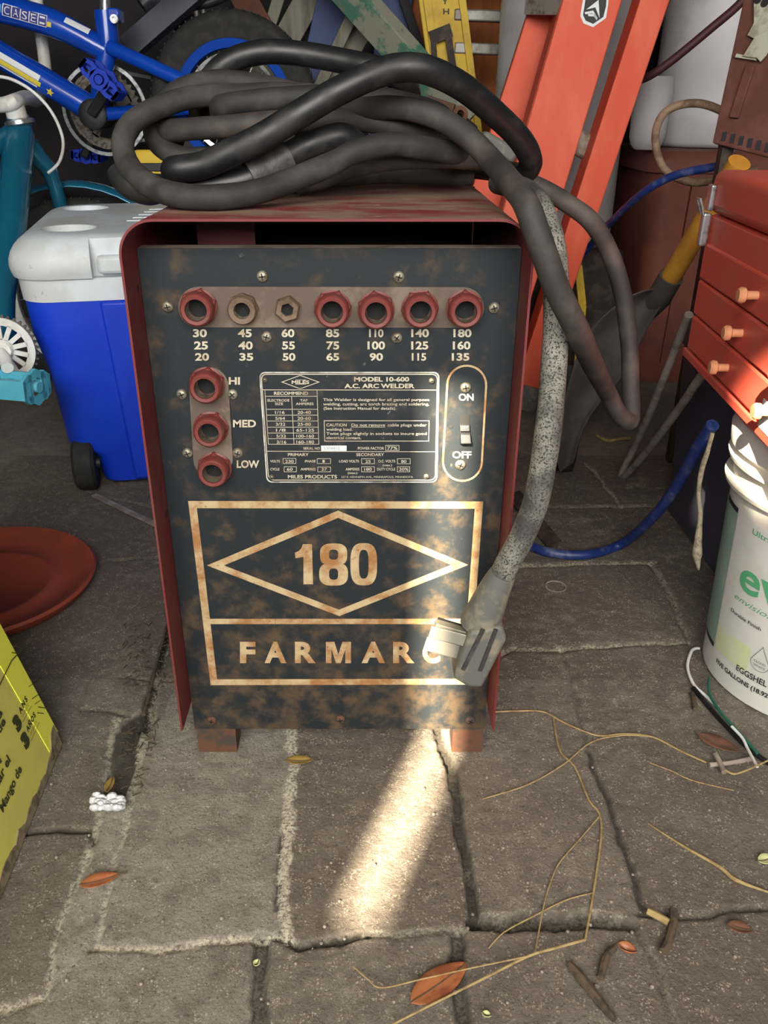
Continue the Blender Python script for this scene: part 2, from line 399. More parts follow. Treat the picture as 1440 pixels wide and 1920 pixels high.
# (pixel polyline, half width m, depth m, white crust strength, dirt strength)
JOINTS = [
 ([(545,1360),(548,1440),(541,1550),(536,1690),(541,1755)], .0072, -.001, 1.0, 0.0),
 ([(528,1560),(524,1700)], .0012, .004, .1, .9),
 ([(822,1360),(852,1460),(866,1570),(879,1655),(885,1725)], .0042, .009, .45, 1.0),
 ([(180,1779),(300,1776),(400,1760),(470,1756),(520,1752)], .0022, .003, 1.0, 0.15),
 ([(520,1752),(560,1773),(640,1764),(690,1755)], .0018, .005, .45, 1.0),
 ([(690,1755),(760,1752),(860,1742)], .0012, .003, .5, .6),
 ([(885,1728),(960,1727),(1110,1724),(1180,1735)], .0062, .009, .7, .9),
 ([(1200,1715),(1300,1718),(1440,1700),(1560,1690)], .0016, .004, .2, .8),
 ([(330,1135),(300,1250),(265,1400),(238,1520),(212,1640),(180,1779)], .0022, .004, .75, .2),
 ([(322,1150),(294,1270),(268,1362)], .0045, .010, .1, 1.0),
 ([(215,1350),(205,1420),(182,1530),(152,1640),(110,1740),(80,1870),(20,1893),(-60,1900)], .0022, .003, .8, .2),
 ([(30,1563),(90,1556),(165,1551),(174,1575)], .0016, .005, .1, 1.0),
 ([(150,1327),(200,1330),(240,1342)], .0016, .003, .4, .6),
 ([(225,1268),(275,1270),(345,1274)], .0016, .003, .5, .6),
 ([(490,1757),(487,1830),(482,1960)], .0055, .008, .6, .9),
 ([(852,1752),(858,1820),(876,1960)], .0050, .008, .6, .9),
 ([(1100,1410),(1150,1530),(1190,1640),(1210,1712)], .0018, .004, .12, .9),
 ([(1200,1740),(1240,1820),(1275,1960)], .0016, .004, .4, .7),
 ([(940,1225),(960,1215),(1050,1216),(1150,1209),(1290,1200)], .0040, .003, .8, .4),
 ([(1050,1216),(1075,1290),(1100,1400)], .0014, .002, .12, .5),
 ([(1225,1057),(1260,1125),(1295,1207)], .0030, .005, .7, .5),
 ([(955,1062),(1110,1056),(1230,1054)], .0040, .003, .85, .3),
 ([(990,948),(1160,950),(1260,945)], .0040, .004, .7, .4),
 ([(1100,868),(1130,905),(1165,952)], .0030, .003, .9, .3),
 ([(235,1080),(120,1400)], .0018, .002, .2, .4),
 ([(200,1050),(300,1045),(330,1060)], .0018, .003, .3, .5),
 ([(190,930),(330,960)], .0018, .003, .3, .5),
]
x0, x1, y0, y1 = -0.82, 0.86, 0.40, 1.78
nx, ny = 580, 480
gx = np.linspace(x0, x1, nx); gy = np.linspace(y0, y1, ny)
X, Y = np.meshgrid(gx, gy)
H = np.zeros_like(X); EFF = np.zeros_like(X); GAP = np.zeros_like(X); TONE = np.full_like(X, 0.32)
wx = X+(fbm(X, Y, 22, 1)-.5)*.012; wy = Y+(fbm(X, Y, 22, 9)-.5)*.012
nzf = fbm(X, Y, 110, 51, 3); nz = fbm(X, Y, 60, 21); nz2 = fbm(X, Y, 14, 33)
for px, hw, dep, eff, dirt in JOINTS:
    P = fl(px); D = np.full_like(X, 9.0)
    for a, b in zip(P[:-1], P[1:]):
        ax, ay, bx, by = a.x, a.y, b.x, b.y; dx, dy = bx-ax, by-ay; l2 = dx*dx+dy*dy
        t = np.clip(((wx-ax)*dx+(wy-ay)*dy)/l2, 0, 1)
        D = np.minimum(D, np.hypot(wx-ax-t*dx, wy-ay-t*dy))
    w = hw*(0.75+0.5*nz2)
    core = np.clip(1-(D-w)/.0035, 0, 1); core = core*core*(3-2*core)
    H -= dep*core*(.6+.8*nz)
    GAP = np.maximum(GAP, dirt*core)
    halo = np.clip(1-D/(hw*.95+.0015+.0075*nz2), 0, 1)
    e = np.clip((halo*1.3-(1-nzf)*1.0)*4.0, 0, 1)*eff
    EFF = np.maximum(EFF, e*(1-.9*dirt*core))
def inside(poly):
    P = fl(poly); c = np.zeros_like(X, bool); n = len(P)
    for i in range(n):
        a, b = P[i], P[(i+1) % n]
        if abs(b.y-a.y) < 1e-9: continue
        k = ((a.y > wy) != (b.y > wy)) & (wx < (b.x-a.x)*(wy-a.y)/(b.y-a.y)+a.x); c ^= k
    return c
TONE[(X < -.2) & (Y > .95)] = .12  # rear left paving darkened in colour for the shade behind the carton
TONE[inside([(545,1300),(815,1300),(885,1730),(545,1760)])] = 0.22     # browner paver under the sun strip
TONE[inside([(815,1300),(1060,1220),(1210,1715),(885,1730)])] = 0.3
TONE[inside([(1050,1210),(1290,1200),(1600,1690),(1210,1715)])] = 0.18  # right slabs: browner, and lowered in tone for the dimmer light
TONE[(X > .02) & (Y > .95)] = .08  # rear right paving darkened in colour to stand for light falling off
TONE[inside([(885,1730),(1210,1715),(1300,1980),(870,1980)])] = 0.25
TONE[inside([(1210,1715),(1600,1690),(1700,1980),(1300,1980)])] = 0.15
TONE[inside([(490,1757),(860,1745),(880,1980),(480,1980)])] = 0.35
TONE[inside([(345,1270),(545,1300),(545,1760),(180,1779),(265,1400)])] = 0.72
TONE[inside([(215,1350),(265,1400),(180,1779),(80,1870),(150,1640)])] = 0.85
TONE[inside([(80,1880),(180,1780),(490,1757),(480,1980),(0,1980)])] = 0.6
ch = inside([(268,1330),(262,1390),(232,1500),(185,1500),(205,1420),(228,1350)])   # litter-filled gutter
H[ch] -= .006*(.5+nz[ch]); GAP[ch] = np.maximum(GAP[ch], .85); EFF[ch] *= .3
far = np.clip((Y-1.0)/.6, 0, 1)
stain = np.clip((fbm(X, Y, 7, 77)-.56)*6, 0, 1)
EFF = np.clip(EFF+stain*np.clip((nz-.52)*5, 0, 1)*.45*(.4+.6*far), 0, 1)
H += (fbm(X, Y, 120, 5, 3)-.5)*.0024+(nz2-.5)*.002
edge = np.minimum(np.minimum(X-x0, x1-X), np.minimum(Y-y0, y1-Y)); H *= np.clip(edge/.05, 0, 1)
V = np.column_stack([X.ravel(), Y.ravel(), H.ravel()-.0008])
idx = np.arange(nx*ny).reshape(ny, nx)
F = np.stack([idx[:-1, :-1], idx[:-1, 1:], idx[1:, 1:], idx[1:, :-1]], -1).reshape(-1, 4)
ex = [(-1.8,-1.2,0),(1.8,-1.2,0),(1.8,y0,0),(-1.8,y0,0),(-1.8,y1,0),(1.8,y1,0),(1.8,3.2,0),(-1.8,3.2,0),(x0,y0,0),(x1,y0,0),(x0,y1,0),(x1,y1,0)]
n0 = len(V); V = np.vstack([V, np.array(ex)-[0, 0, .0008]])
F2 = np.array([(0,1,2,3),(4,5,6,7),(3,8,10,4),(9,2,5,11)])+n0
F = np.vstack([F, F2])
me = bpy.data.meshes.new('floor')
me.vertices.add(len(V)); me.vertices.foreach_set('co', V.ravel())
me.loops.add(F.size); me.loops.foreach_set('vertex_index', F.ravel().astype(np.int32))
me.polygons.add(len(F)); me.polygons.foreach_set('loop_start', np.arange(0, F.size, 4, dtype=np.int32))
me.update(calc_edges=True); me.validate(); me.shade_smooth()
for nm, A in (('crust', EFF), ('dirt', GAP), ('tone', TONE)):
    at = me.attributes.new(nm, 'FLOAT', 'POINT')
    at.data.foreach_set('value', np.concatenate([A.ravel(), np.full(len(ex), .45 if nm == 'tone' else 0.)]).astype(np.float32))
floor = bpy.data.objects.new('floor', me); col.objects.link(floor); tag(floor, 'worn grey brown concrete paving slabs with white crust along the joints', 'floor', kind='structure')
fm = bpy.data.materials.new('worn_concrete'); fm.use_nodes = True
nt = fm.node_tree; N = nt.nodes; L = nt.links; B = N['Principled BSDF']; B.inputs['Roughness'].default_value = 0.85
tc = N.new('ShaderNodeTexCoord')
def fnoise(s, d=5, r=.6):
    n = N.new('ShaderNodeTexNoise'); n.inputs['Scale'].default_value = s; n.inputs['Detail'].default_value = d; n.inputs['Roughness'].default_value = r
    L.new(tc.outputs['Object'], n.inputs['Vector']); return n.outputs['Fac']
def fstep(s, a, b):
    r = N.new('ShaderNodeMapRange'); r.interpolation_type = 'SMOOTHSTEP'; r.inputs['From Min'].default_value = a; r.inputs['From Max'].default_value = b
    L.new(s, r.inputs['Value']); return r.outputs['Result']
def fmix(f, a, b, fac=None):
    x = N.new('ShaderNodeMix'); x.data_type = 'RGBA'
    L.new(f, x.inputs['Factor'])
    for s, q in ((a, 'A'), (b, 'B')):
        i = [k for k in x.inputs if k.name == q and k.type == 'RGBA'][0]
        if isinstance(s, tuple): i.default_value = s
        else: L.new(s, i)
    return [k for k in x.outputs if k.type == 'RGBA'][0]
def mul(a, b):
    x = N.new('ShaderNodeMath'); x.operation = 'MULTIPLY'
    for s, i in ((a, 0), (b, 1)):
        if isinstance(s, float): x.inputs[i].default_value = s
        else: L.new(s, x.inputs[i])
    return x.outputs[0]
def attr(n):
    a = N.new('ShaderNodeAttribute'); a.attribute_name = n; return a.outputs['Fac']
c = fmix(attr('tone'), lin(94, 82, 72), lin(156, 149, 138))
c = fmix(mul(fstep(fnoise(26), .42, .66), 0.5), c, lin(96, 85, 76))
c = fmix(mul(fstep(fnoise(7), .5, .68), 0.35), c, lin(146, 138, 126))
vo = N.new('ShaderNodeTexVoronoi'); vo.inputs['Scale'].default_value = 330
wn = N.new('ShaderNodeTexNoise'); wn.inputs['Scale'].default_value = 400; L.new(tc.outputs['Object'], wn.inputs['Vector'])
wm = N.new('ShaderNodeVectorMath'); wm.operation = 'MULTIPLY_ADD'; L.new(wn.outputs['Color'], wm.inputs[0]); wm.inputs[1].default_value = (.004, .004, .004); L.new(tc.outputs['Object'], wm.inputs[2]); L.new(wm.outputs[0], vo.inputs['Vector'])
sp = N.new('ShaderNodeMapRange'); sp.inputs['From Min'].default_value = .40; sp.inputs['From Max'].default_value = .26; L.new(vo.outputs['Distance'], sp.inputs['Value'])
c = fmix(mul(mul(sp.outputs['Result'], fstep(fnoise(70), .46, .6)), .7), c, lin(188, 178, 160))
c = fmix(mul(fstep(fnoise(300, 4, .7), .54, .68), .75), c, lin(72, 62, 55))
c = fmix(mul(fstep(fnoise(120, 5, .7), .56, .7), .4), c, lin(170, 160, 146))
c = fmix(attr('dirt'), c, lin(52, 45, 38))
c = fmix(mul(mul(attr('crust'), 0.95), fstep(fnoise(260, 4, .7), .38, .56)), c, lin(206, 198, 176))
L.new(c, B.inputs['Base Color'])
bp = N.new('ShaderNodeBump'); bp.inputs['Strength'].default_value = .85; bp.inputs['Distance'].default_value = .003
L.new(fnoise(260, 6, .7), bp.inputs['Height']); L.new(bp.outputs['Normal'], B.inputs['Normal'])
me.materials.append(fm)

# ------------------------------------------------------------------ room shell
ZR = 2.3
def st(name, m, mat): return m.build(name, mat, kind='structure', smooth=0)
st('wall_back', M().box((-1.85, 3.15, -.02), (1.85, 3.25, ZR)), MAT['wall_brown'])
st('wall_left', M().box((-1.9, -4.5, -.02), (-1.8, 3.15, ZR)), MAT['wall_dark'])
st('wall_right', M().box((1.8, -4.5, -.02), (1.9, 3.15, ZR)), MAT['wall_brown'])
# unseen roof blocking the sun, two slots shaped in it to aim sun patches
def to_roof(p):
    p = Vector(p); return p-SUN_DIR*((ZR-p.z)/-SUN_DIR.z)
side = Vector((az.y, -az.x, 0))
g0 = to_roof(SUN_A); g1 = to_roof(Vector((.080, .80, .475))); HW = .020
d = Vector((g1.x-g0.x, g1.y-g0.y, 0)).normalized()
mid = to_roof(PY(838, 1060, .80)); mid = g0+d*(mid-g0).dot(d)
gap1 = [g0-side*HW, g0+side*HW, g1+side*HW, g1-side*HW]
q = [Vector((.452, .98, .338)), Vector((.452, .80, .338)), Vector((.452, .80, .48)), Vector((.452, .96, .455))]
gap2 = [to_roof(p) for p in q]  # second slot, aimed so that sun lands on the toolbox and bucket
bm = bmesh.new()
def loop(pts):
    vs = [bm.verts.new((p[0], p[1], ZR)) for p in pts]
    return [bm.edges.new((vs[i], vs[(i+1) % len(vs)])) for i in range(len(vs))]
ed = loop([(-1.9, -4.5), (1.9, -4.5), (1.9, 3.25), (-1.9, 3.25)])+loop(gap1)+loop(gap2)
bmesh.ops.triangle_fill(bm, use_beauty=True, use_dissolve=False, edges=ed)
r = bmesh.ops.extrude_face_region(bm, geom=bm.faces[:])
for v in r['geom']:
    if isinstance(v, bmesh.types.BMVert): v.co.z += .02
bmesh.ops.recalc_face_normals(bm, faces=bm.faces)
me = bpy.data.meshes.new('ceiling'); bm.to_mesh(me); bm.free(); me.materials.append(MAT['ceiling_wood'])
o = bpy.data.objects.new('ceiling', me); col.objects.link(o); tag(o, kind='structure')
# ------------------------------------------------------------------ arc welder
YS, YP, YB = .75, .80, 1.20
XL, XR, ZB, ZT = -.2205, .1435, .079, .6435
welder = thing('arc_welder', 'red and black arc welder cabinet with a diamond emblem reading 180', 'welder', ((XL+XR)/2, .98, 0))
R = .032; TH = .0022
def arch(x0, x1, zb, zt, r):
    pts = [(x0, zb)]
    for k in range(11):
        t = math.pi-math.pi/2*k/10; pts.append((x0+r+r*math.cos(t), zt-r+r*math.sin(t)))
    for k in range(11):
        t = math.pi/2-math.pi/2*k/10; pts.append((x1-r+r*math.cos(t), zt-r+r*math.sin(t)))
    return pts+[(x1, zb)]
oa = arch(XL, XR, ZB, ZT, R); ia = arch(XL+TH, XR-TH, ZB, ZT-TH, R-TH)
m = M(); n = len(oa)
vs = []
for y in (YS, YB):
    vs += [(x, y, z) for x, z in oa]+[(x, y, z) for x, z in ia]
fs = []
for i in range(n-1):
    fs += [(i, i+1, 2*n+i+1, 2*n+i), (n+i, 3*n+i, 3*n+i+1, n+i+1), (i, n+i, n+i+1, i+1), (2*n+i, 2*n+i+1, 3*n+i+1, 3*n+i)]
fs += [(0, 2*n, 3*n, n), (n-1, 2*n-1, 4*n-1, 3*n-1)]
m.add(vs, fs)
shell = m.build('shell', MAT['red_shell'], welder, smooth=50)
shell.data.materials.append(MAT['dusty_red_top'])
for p in shell.data.polygons:
    if p.normal.z > .72: p.material_index = 1
# front panel with a folded top lip
PXL, PXR, PZ0, PZ1 = -.2178, .1408, .038, .6115
m = M().box((PXL, YP, PZ0), (PXR, YP+.0016, PZ1))
panel = m.build('front_panel', MAT['black_panel'], welder, smooth=0)
M().box((PXL, YP+.0016, PZ1-.0016), (PXR, YP+.022, PZ1)).build('top_lip', MAT['rod_grey'], panel, smooth=0)
M().box((PXL, YB-.0035, PZ0), (PXR, YB-.002, ZT-.012)).build('rear_panel', MAT['black_panel'], welder, smooth=0)
M().box((PXL, YP+.0016, PZ0), (PXR, YB-.0035, PZ0+.002)).build('base_pan', MAT['rust_metal'], welder, smooth=0)
M().box((XL+.04, YP+.1, .56), (XL+.10, YP+.102, ZT-TH)).build('inner_bracket', MAT['red_shell'], welder, smooth=0)
for x0_, x1_ in ((PXL+.002, -.168), (.102, PXR-.001)):
    for ya, yb in ((YP+.001, YP+.034), (YB-.04, YB-.006)):
        f = M(); t = .003
        f.box((x0_, ya, 0), (x0_+t, yb, PZ0)); f.box((x1_-t, ya, 0), (x1_, yb, PZ0)); f.box((x0_+t, ya, 0), (x1_-t, ya+t, PZ0))
        f.build('foot', MAT['rust_metal'], welder, smooth=0)

def pp(x, y, off=0.0):
    p = PY(x, y, YP); return Vector((p.x, YP-off, p.z))
FN = Vector((0, -1, 0))
def ppt(off):                      # (pixel x, pixel y up-negative) -> panel
    return lambda x, y: pp(x, -y, off)
def ptext(mb, body, x0, x1, yb, yt, off=.0004, bold=.018, **k):
    text(mb, body, ppt(off), x0, x1, -yb, -yt, bold, **k)

# numerals
COLS = [((376, 'a'), [('30',362,388),('25',364,390),('20',366,392)]), ((459,''), [('45',446,472),('40',447,474),('35',449,475)]),
        ((541,''), [('60',528,552),('55',529,553),('50',530,554)]), ((624,''), [('85',611,636),('75',612,636),('65',612,636)]),
        ((705,''), [('110',692,719),('100',689,722),('90',693,718)]), ((787,''), [('140',771,804),('125',771,803),('115',772,799)]),
        ((866,''), [('180',850,884),('160',849,882),('135',847,880)])]
for _, rows in COLS:
    nm = M()
    for (b, a, z), yb, yt in zip(rows, (632, 655, 676), (617, 640, 662)):
        ptext(nm, b, a, z, yb, yt, bold=.03)
    nm.build('numeral_column', MAT['aged_white'], panel, smooth=0)
for b, a, z, yb in (('HI',429,450,721), ('MED',437,480,801), ('LOW',444,486,877)):
    lw = M(); ptext(lw, b, a, z, yb, yb-14, bold=.03); lw.build('range_lettering', MAT['aged_white'], panel, smooth=0)
# emblem
em = M()
def band(pts, w, closed=False, off=.0003):
    em.stroke([pp(x, y, 0) for x, y in pts], w, FN, off, closed)
u = .0085
em.stroke([pp(*q) for q in ((361,946),(898,947),(874,1278),(401,1279))], u, FN, .0003, True)
em.stroke([pp(382,1165), pp(884,1165)], .0072, FN, .00034)
em.stroke([pp(404,1060), pp(634,964), pp(862,1059), pp(636,1149)], .0078, FN, .00038, True)
em.build('diamond_emblem', MAT['rusty_cream'], panel, smooth=0)
# condensed 180
def glyph180(mb):
    fnp = lambda x, y: pp(x, y, .0004)
    mb.prism([fnp(*q) for q in ((568,1020),(585,1020),(587,1095),(569,1095),(569,1044),(554,1046),(553,1036),(560,1033),(565,1028))], FN*.0002)
    def oring(cx, cy, rx, ry, ix, iy, p=3.4):
        nonlocal mb
        O = []; I = []
        for k in range(40):
            t = 2*math.pi*k/40; c, s_ = math.cos(t), math.sin(t)
            sc = (abs(c)**p+abs(s_)**p)**(-1/p)
            O.append(fnp(cx+rx*c*sc, cy+ry*s_*sc)); I.append(fnp(cx+ix*c*sc, cy+iy*s_*sc))
        mb.ring(O, I, FN*.0002)
    mb.build('model_number', MAT['rusty_cream'], panel, smooth=0); mb = M(); oring(682, 1057.5, 25, 39.5, 9, 27, 3.0); mb.build('model_number', MAT['rusty_cream'], panel, smooth=0)
def eight():
    # outline of the 8 with its waist, cut by two counters: built as an upper and a lower half
    mb = M(); fnp = lambda x, y: pp(x, y, .0004)
    def half(cy, ry, rx, iy, ix, ycut, up):
        O = []; I = []; s_ = -1 if up else 1
        for k in range(41):
            t = 2*math.pi*k/40; c, s1 = math.cos(t), math.sin(t); p = 2.9; sc = (abs(c)**p+abs(s1)**p)**(-1/p)
            y = cy+ry*s1*sc; x = 625.5+rx*c*sc
            y = min(y, ycut) if up else max(y, ycut)
            O.append(fnp(x, y)); I.append(fnp(625.5+ix*c*sc, cy+iy*s1*sc))
        mb.ring(O[:-1], I[:-1], FN*.0002)
    half(1039.5, 21, 25.5, 9.5, 8.5, 1056.5, True); half(1076, 21.5, 27, 10.5, 8.5, 1056.5, False)
    return mb
eight().build('model_number', MAT['rusty_cream'], panel, smooth=0)
glyph180(M())
fa = M()
fa.prism([pp(x, y, .0004) for x, y in ((611,1243),(611,1203),(627,1203),(634.5,1227),(642,1203),(658,1203),(658,1243),(647.5,1243),(647.5,1217),(639,1243),(630,1243),(621.5,1217),(621.5,1243))], FN*.0001)
for b, a, z in (('F',450,479),('A',496,537),('R',553,592),('A',678,722),('R',737,777),('C',792,825)):
    ptext(fa, b, a, z, 1243, 1203, bold=(.02 if b == 'M' else .045))
fa.build('maker_lettering', MAT['rusty_cream'], panel, smooth=0)

# socket plates and sockets
PXM = .00053                        # one panel pixel in metres, about
def capsule(xa, ya, xb, yb, r, n=14):
    A, B = Vector((xa, ya)), Vector((xb, yb)); d = (B-A).normalized(); a0 = math.atan2(d.y, d.x); out = []
    for c, s0 in ((B, a0-math.pi/2), (A, a0+math.pi/2)):
        for k in range(n+1):
            t = s0+math.pi*k/n; out.append((c.x+r*math.cos(t), c.y+r*math.sin(t)))
    return out
tp = M().prism([pp(x, y, .0002) for x, y in capsule(373, 575, 869, 576, 38)], FN*.0016)
top_plate = tp.build('socket_plate', MAT['socket_plate'], welder, smooth=0)
vp = M().prism([pp(x, y, .0002) for x, y in capsule(392, 725, 400, 859, 37)], FN*.0016)
side_plate = vp.build('socket_plate', MAT['socket_plate'], welder, smooth=0)
def socket(px, py, par, kind):
    o = pp(px, py, .0018)
    if kind == 'red':
        m = M().lathe([(.0105, .006), (.0172, .006), (.0182, .0045), (.0182, 0)], o, FN, 6, a0=random.random(), caps=False)
        m.lathe([(.0100, .016), (.0105, .018), (.0135, .0185), (.0152, .0172), (.0158, .014), (.0160, .004), (.0178, .003)], o, FN, 32, caps=False)
        s_ = m.build('socket', MAT['socket_red'], par, smooth=45, label='red plug socket'); ri, top = .0100, .0162
    elif kind == 'nut':
        m = M().lathe([(.0078, .012), (.0125, .0125), (.0138, .010), (.014, .001)], o, FN, 24, caps=False).lathe([(.0150, 0), (.0150, .006), (.0135, .0075), (.0078, .0075)], o, FN, 8, caps=False)
        s_ = m.build('socket', MAT['socket_brown'], par, smooth=30, label='bare brown plug socket without its red collar'); ri, top = .0078, .0121
    else:
        m = M().lathe([(.0064, .008), (.0112, .0085), (.0125, .0065), (.0128, 0)], o, FN, 6, a0=.3, caps=False)
        s_ = m.build('socket', MAT['socket_brown'], par, smooth=20, label='small hexagonal plug socket'); ri, top = .0064, .0081
    for mm in ('socket_inside', 'hole_shade'): s_.data.materials.append(MAT[mm])
    o0 = wloc(s_); bm = bmesh.new(); bm.from_mesh(s_.data)
    for prof, mi in (([(ri, top), (ri*.97, .002)], 1), ([(ri*.97, .002), (.0004, .0012)], 2)):  # bore bottom coloured dark to stand for the shade of a deeper hole
        b = M().lathe(prof, o, FN, 24, caps=False); vv = [bm.verts.new(p-o0) for p in b.v]
        for f in b.f:
            q_ = bm.faces.new([vv[i] for i in f]); q_.material_index = mi; q_.smooth = True
    bm.to_mesh(s_.data); bm.free()
for px, py, k in ((374,574,'red'),(457,577,'nut'),(540,577,'hex'),(624,577,'red'),(705,579,'red'),(787,577,'red'),(870,577,'red')): socket(px, py, top_plate, k)
for px, py in ((390,718),(397,800),(404,875)): socket(px, py, side_plate, 'red')

def screw(px, py, par, r=.0055, off=.0002, mat='dull_metal', name='screw'):
    o = pp(px, py, off)
    m = M().lathe([(r, 0), (r, .001), (r*.8, .0026), (r*.35, .0034)], o, FN, 16)
    s_ = m.build(name, MAT[mat], par)
    a = random.random()*3
    d1 = Vector((math.cos(a), 0, math.sin(a))); d2 = Vector((-d1.z, 0, d1.x)); c = o+FN*.0034
    x = M().beam(c-d1*r*.55, c+d1*r*.55, r*.2, .0008, d2).beam(c-d2*r*.55, c+d2*r*.55, r*.2, .0008, d1)
    x.build('cross_slot', MAT['slot_dark'], s_, smooth=0)
for q in ((492,518),(748,519),(315,575),(926,577),(500,631),(744,633),(341,739),(436,739),(352,849),(446,849),(873,726),(863,871)): screw(*q, welder)
for q in ((397,1350),(638,1348),(882,1350)): screw(*q, welder, r=.006, mat='rust_metal', name='bolt')

# rating plate
def platept(x, y): return (x, y)
def rrpx(c, r, n=6):                # rounded quad through pixel corners
    out = []
    P = [Vector(q) for q in c]; k = len(P)
    for i in range(k):
        p = P[i]; a = (P[i-1]-p).normalized(); b = (P[(i+1) % k]-p).normalized()
        for j in range(n+1):
            t = j/n; out.append(p+a*r*(1-t)**2+b*r*t**2)
    return out
pl = M().prism([pp(q.x, q.y, .0002) for q in rrpx(((486,697),(824,697),(820,904),(500,904)), 12)], FN*.0010)
plate = pl.build('rating_plate', MAT['plate_silver'], welder, smooth=0)
pin = M().prism([pp(q.x, q.y, .0012) for q in rrpx(((488.5,699),(821.5,699),(817.5,902),(502,902)), 11)], FN*.0002)
pin.build('plate_face', MAT['plate_black'], plate, smooth=0)
OFF = .0015
ln = M()
def pl_line(pts, w=.00055, closed=False): ln.stroke([pp(x, y, OFF) for x, y in pts], w, FN, .0001, closed)
pl_line([(q.x, q.y) for q in rrpx(((490,701),(820,701),(816,899),(504,899)), 11)], .0009, True)
pl_line([(491,730),(819,730.5)], .0007)
pl_line([(529,715.5),(563,703),(598,715.5),(563,728)], .0007, True)
pl_line([(554,719.5),(574,719.5)], .0004); pl_line([(554,711.5),(574,711.5)], .0004)
pl_line([(497,731),(503.5,832)]); pl_line([(594.5,731),(598,832)]); pl_line([(497.5,742),(595,742)])
pl_line([(547,742),(551.5,832)])
for i, y in enumerate((766.5, 777.5, 788.5, 800, 811, 821.5, 832)): pl_line([(499+i*.7, y), (595.8+i*.35, y)])
pl_line([(608,788),(804.5,788),(803.5,826),(609,826)], .0007, True)
pl_line([(659,800),(722,800)], .0004)
pl_line([(500.5,845),(817.5,846)], .0006)
BX = [(531,858.5,555,868),(595,859,620,868),(678,859,702,868.5),(745,859,769,868.5),(533,874,556,883.5),(596,874.5,620,883.5),(678,874,702,883.5),(745,874,768,883.5),(723,834,748,843.5)]
for a, b_, c_, d_ in BX: pl_line([(a,b_),(c_,b_),(c_,d_),(a,d_)], .0005, True)
ln.build('plate_rules', MAT['aged_white'], plate, smooth=0)
sb = M().prism([pp(x, y, OFF) for x, y in ((602,834.5),(650,834.5),(650,844.5),(602.5,844.5))], FN*.0001)
sb.build('serial_strip', MAT['cooler_white'], plate, smooth=0, label='pale serial number strip')
pt = M()
def T(b, a, z, yb, h, bold=.012, **k): ptext(pt, b, a, z, yb, yb-h, off=OFF+.0001, bold=bold, **k)
T('MILES',547,580,719,6.5,.03); T('MODEL 10-600',664,767,714.5,8.5,.035); T('A.C. ARC WELDER',646,777,727,8.5,.035)
T('RECOMMEND',514,578,739.5,6,.025); T('ELECTRODE',502,543,752,4.6); T('SIZE',516,531,758.5,4.6); T('TAP',563,577,752,4.6); T('AMPERES',555,588,758.5,4.6)
for i, (a, b_) in enumerate((('1/16','20-40'),('5/64','20-60'),('3/32','25-80'),('1/8','65-125'),('5/32','100-160'),('3/16','160-180'))):
    y = 775+i*11.1; T(a, 516+i*.6, 534+i*.6, y, 5.6); T(b_, (558 if i < 3 else 556), (583 if i < 3 else 589), y, 5.6)
T('This Welder is designed for all general purpose',606,805,751,5.2); T('welding, cutting, arc torch brazing and soldering.',606,804.5,759.2,5.2); T('(See Instruction Manual for details).',607,743,767.2,5.2)
T('CAUTION',612,650,798.5,5.4); T('Do not remove',659,722,798.5,5.4); T('cable plugs under',727,800,798.5,5.4); T('welding load.',612,661,806.5,5.2)
T('Twist plugs slightly in sockets to insure good',612,800,814.5,5.2); T('electrical contact.',612,677,822.3,5.2)
T('SERIAL NO',569,600,842,4.6); T('POWER FACTOR',671,720,842,5); T('77%',726,745,842,6)
T('PRIMARY',540,579,854,5.4); T('SECONDARY',668,720,854,5.4)
T('VOLTS',507,525,866,4.6); T('230',535,551,866.5,5.4); T('PHASE',572,592,866,4.6); T('1',605,609,866.5,5.4); T('LOAD VOLTS',636,673,866,4.8); T('25',685,695,866.8,5.4); T('O.C. VOLTS',709,741,866,4.8); T('80',752,762,866.8,5.4)
T('CYCLE',507,524,881,4.6); T('60',538,549,881.5,5.4); T('AMPERES',564,592,881,4.8); T('37',603,613,881.5,5.4); T('AMPERES',648,674,881,4.8); T('(max.)',652,670,887.5,4); T('180',683,697,881.5,5.4); T('(max.)',717,735,873,4); T('DUTY CYCLE',707,741,881,4.8); T('20%',748,766,881.5,5.4)
T('MILES PRODUCTS',540,632,896,6.5,.02); T('327 E. HENNEPIN AVE., MINNEAPOLIS, MINNESOTA',640,774,895,3.6,.0)
pt.build('plate_lettering', MAT['aged_white'], plate, smooth=0)
sn = M(); ptext(sn, '5304410', 607, 637, 842.3, 836.8, off=OFF+.0002, bold=0.0); sn.build('serial_number', MAT['ink_grey'], plate, smooth=0)
for q in ((497,711),(809,712.5),(510,893),(799,892)): screw(*q, plate, r=.0028, off=.0014, name='rivet')

# switch
sw = M()
ol = capsule(875, 722, 867, 865, 36.5, 16)
sw.stroke([pp(x, y, 0) for x, y in ol], .0020, FN, .0004, True)
sw.build('switch_outline', MAT['rusty_cream'], panel, smooth=0)
for b, a, z, yb in (('ON',860,888,751), ('OFF',848,884,859)):
    so = M(); ptext(so, b, a, z, yb, yb-13, bold=.025); so.build('switch_lettering', MAT['aged_white'], panel, smooth=0)
ss = M().prism([pp(x, y, .0002) for x, y in ((862,776),(880,776),(881,838),(862,822))], FN*.0006)
swp = ss.build('switch', MAT['slot_dark'], welder, smooth=0)
tg = M(); a, b_ = pp(861, 812), pp(882, 795)
tg.hexa([pp(861,806,.0006), pp(881,806,.0006), pp(881,794,.0006), pp(861,794,.0006)], [pp(862,806,.005), pp(880,806,.005), pp(880,796,.003), pp(862,796,.003)])
tg.hexa([pp(862,833,.0006), pp(883,833,.0006), pp(882,808,.0006), pp(862,808,.0006)], [pp(863,826,.009), pp(882,826,.009), pp(881,812,.005), pp(863,812,.005)])
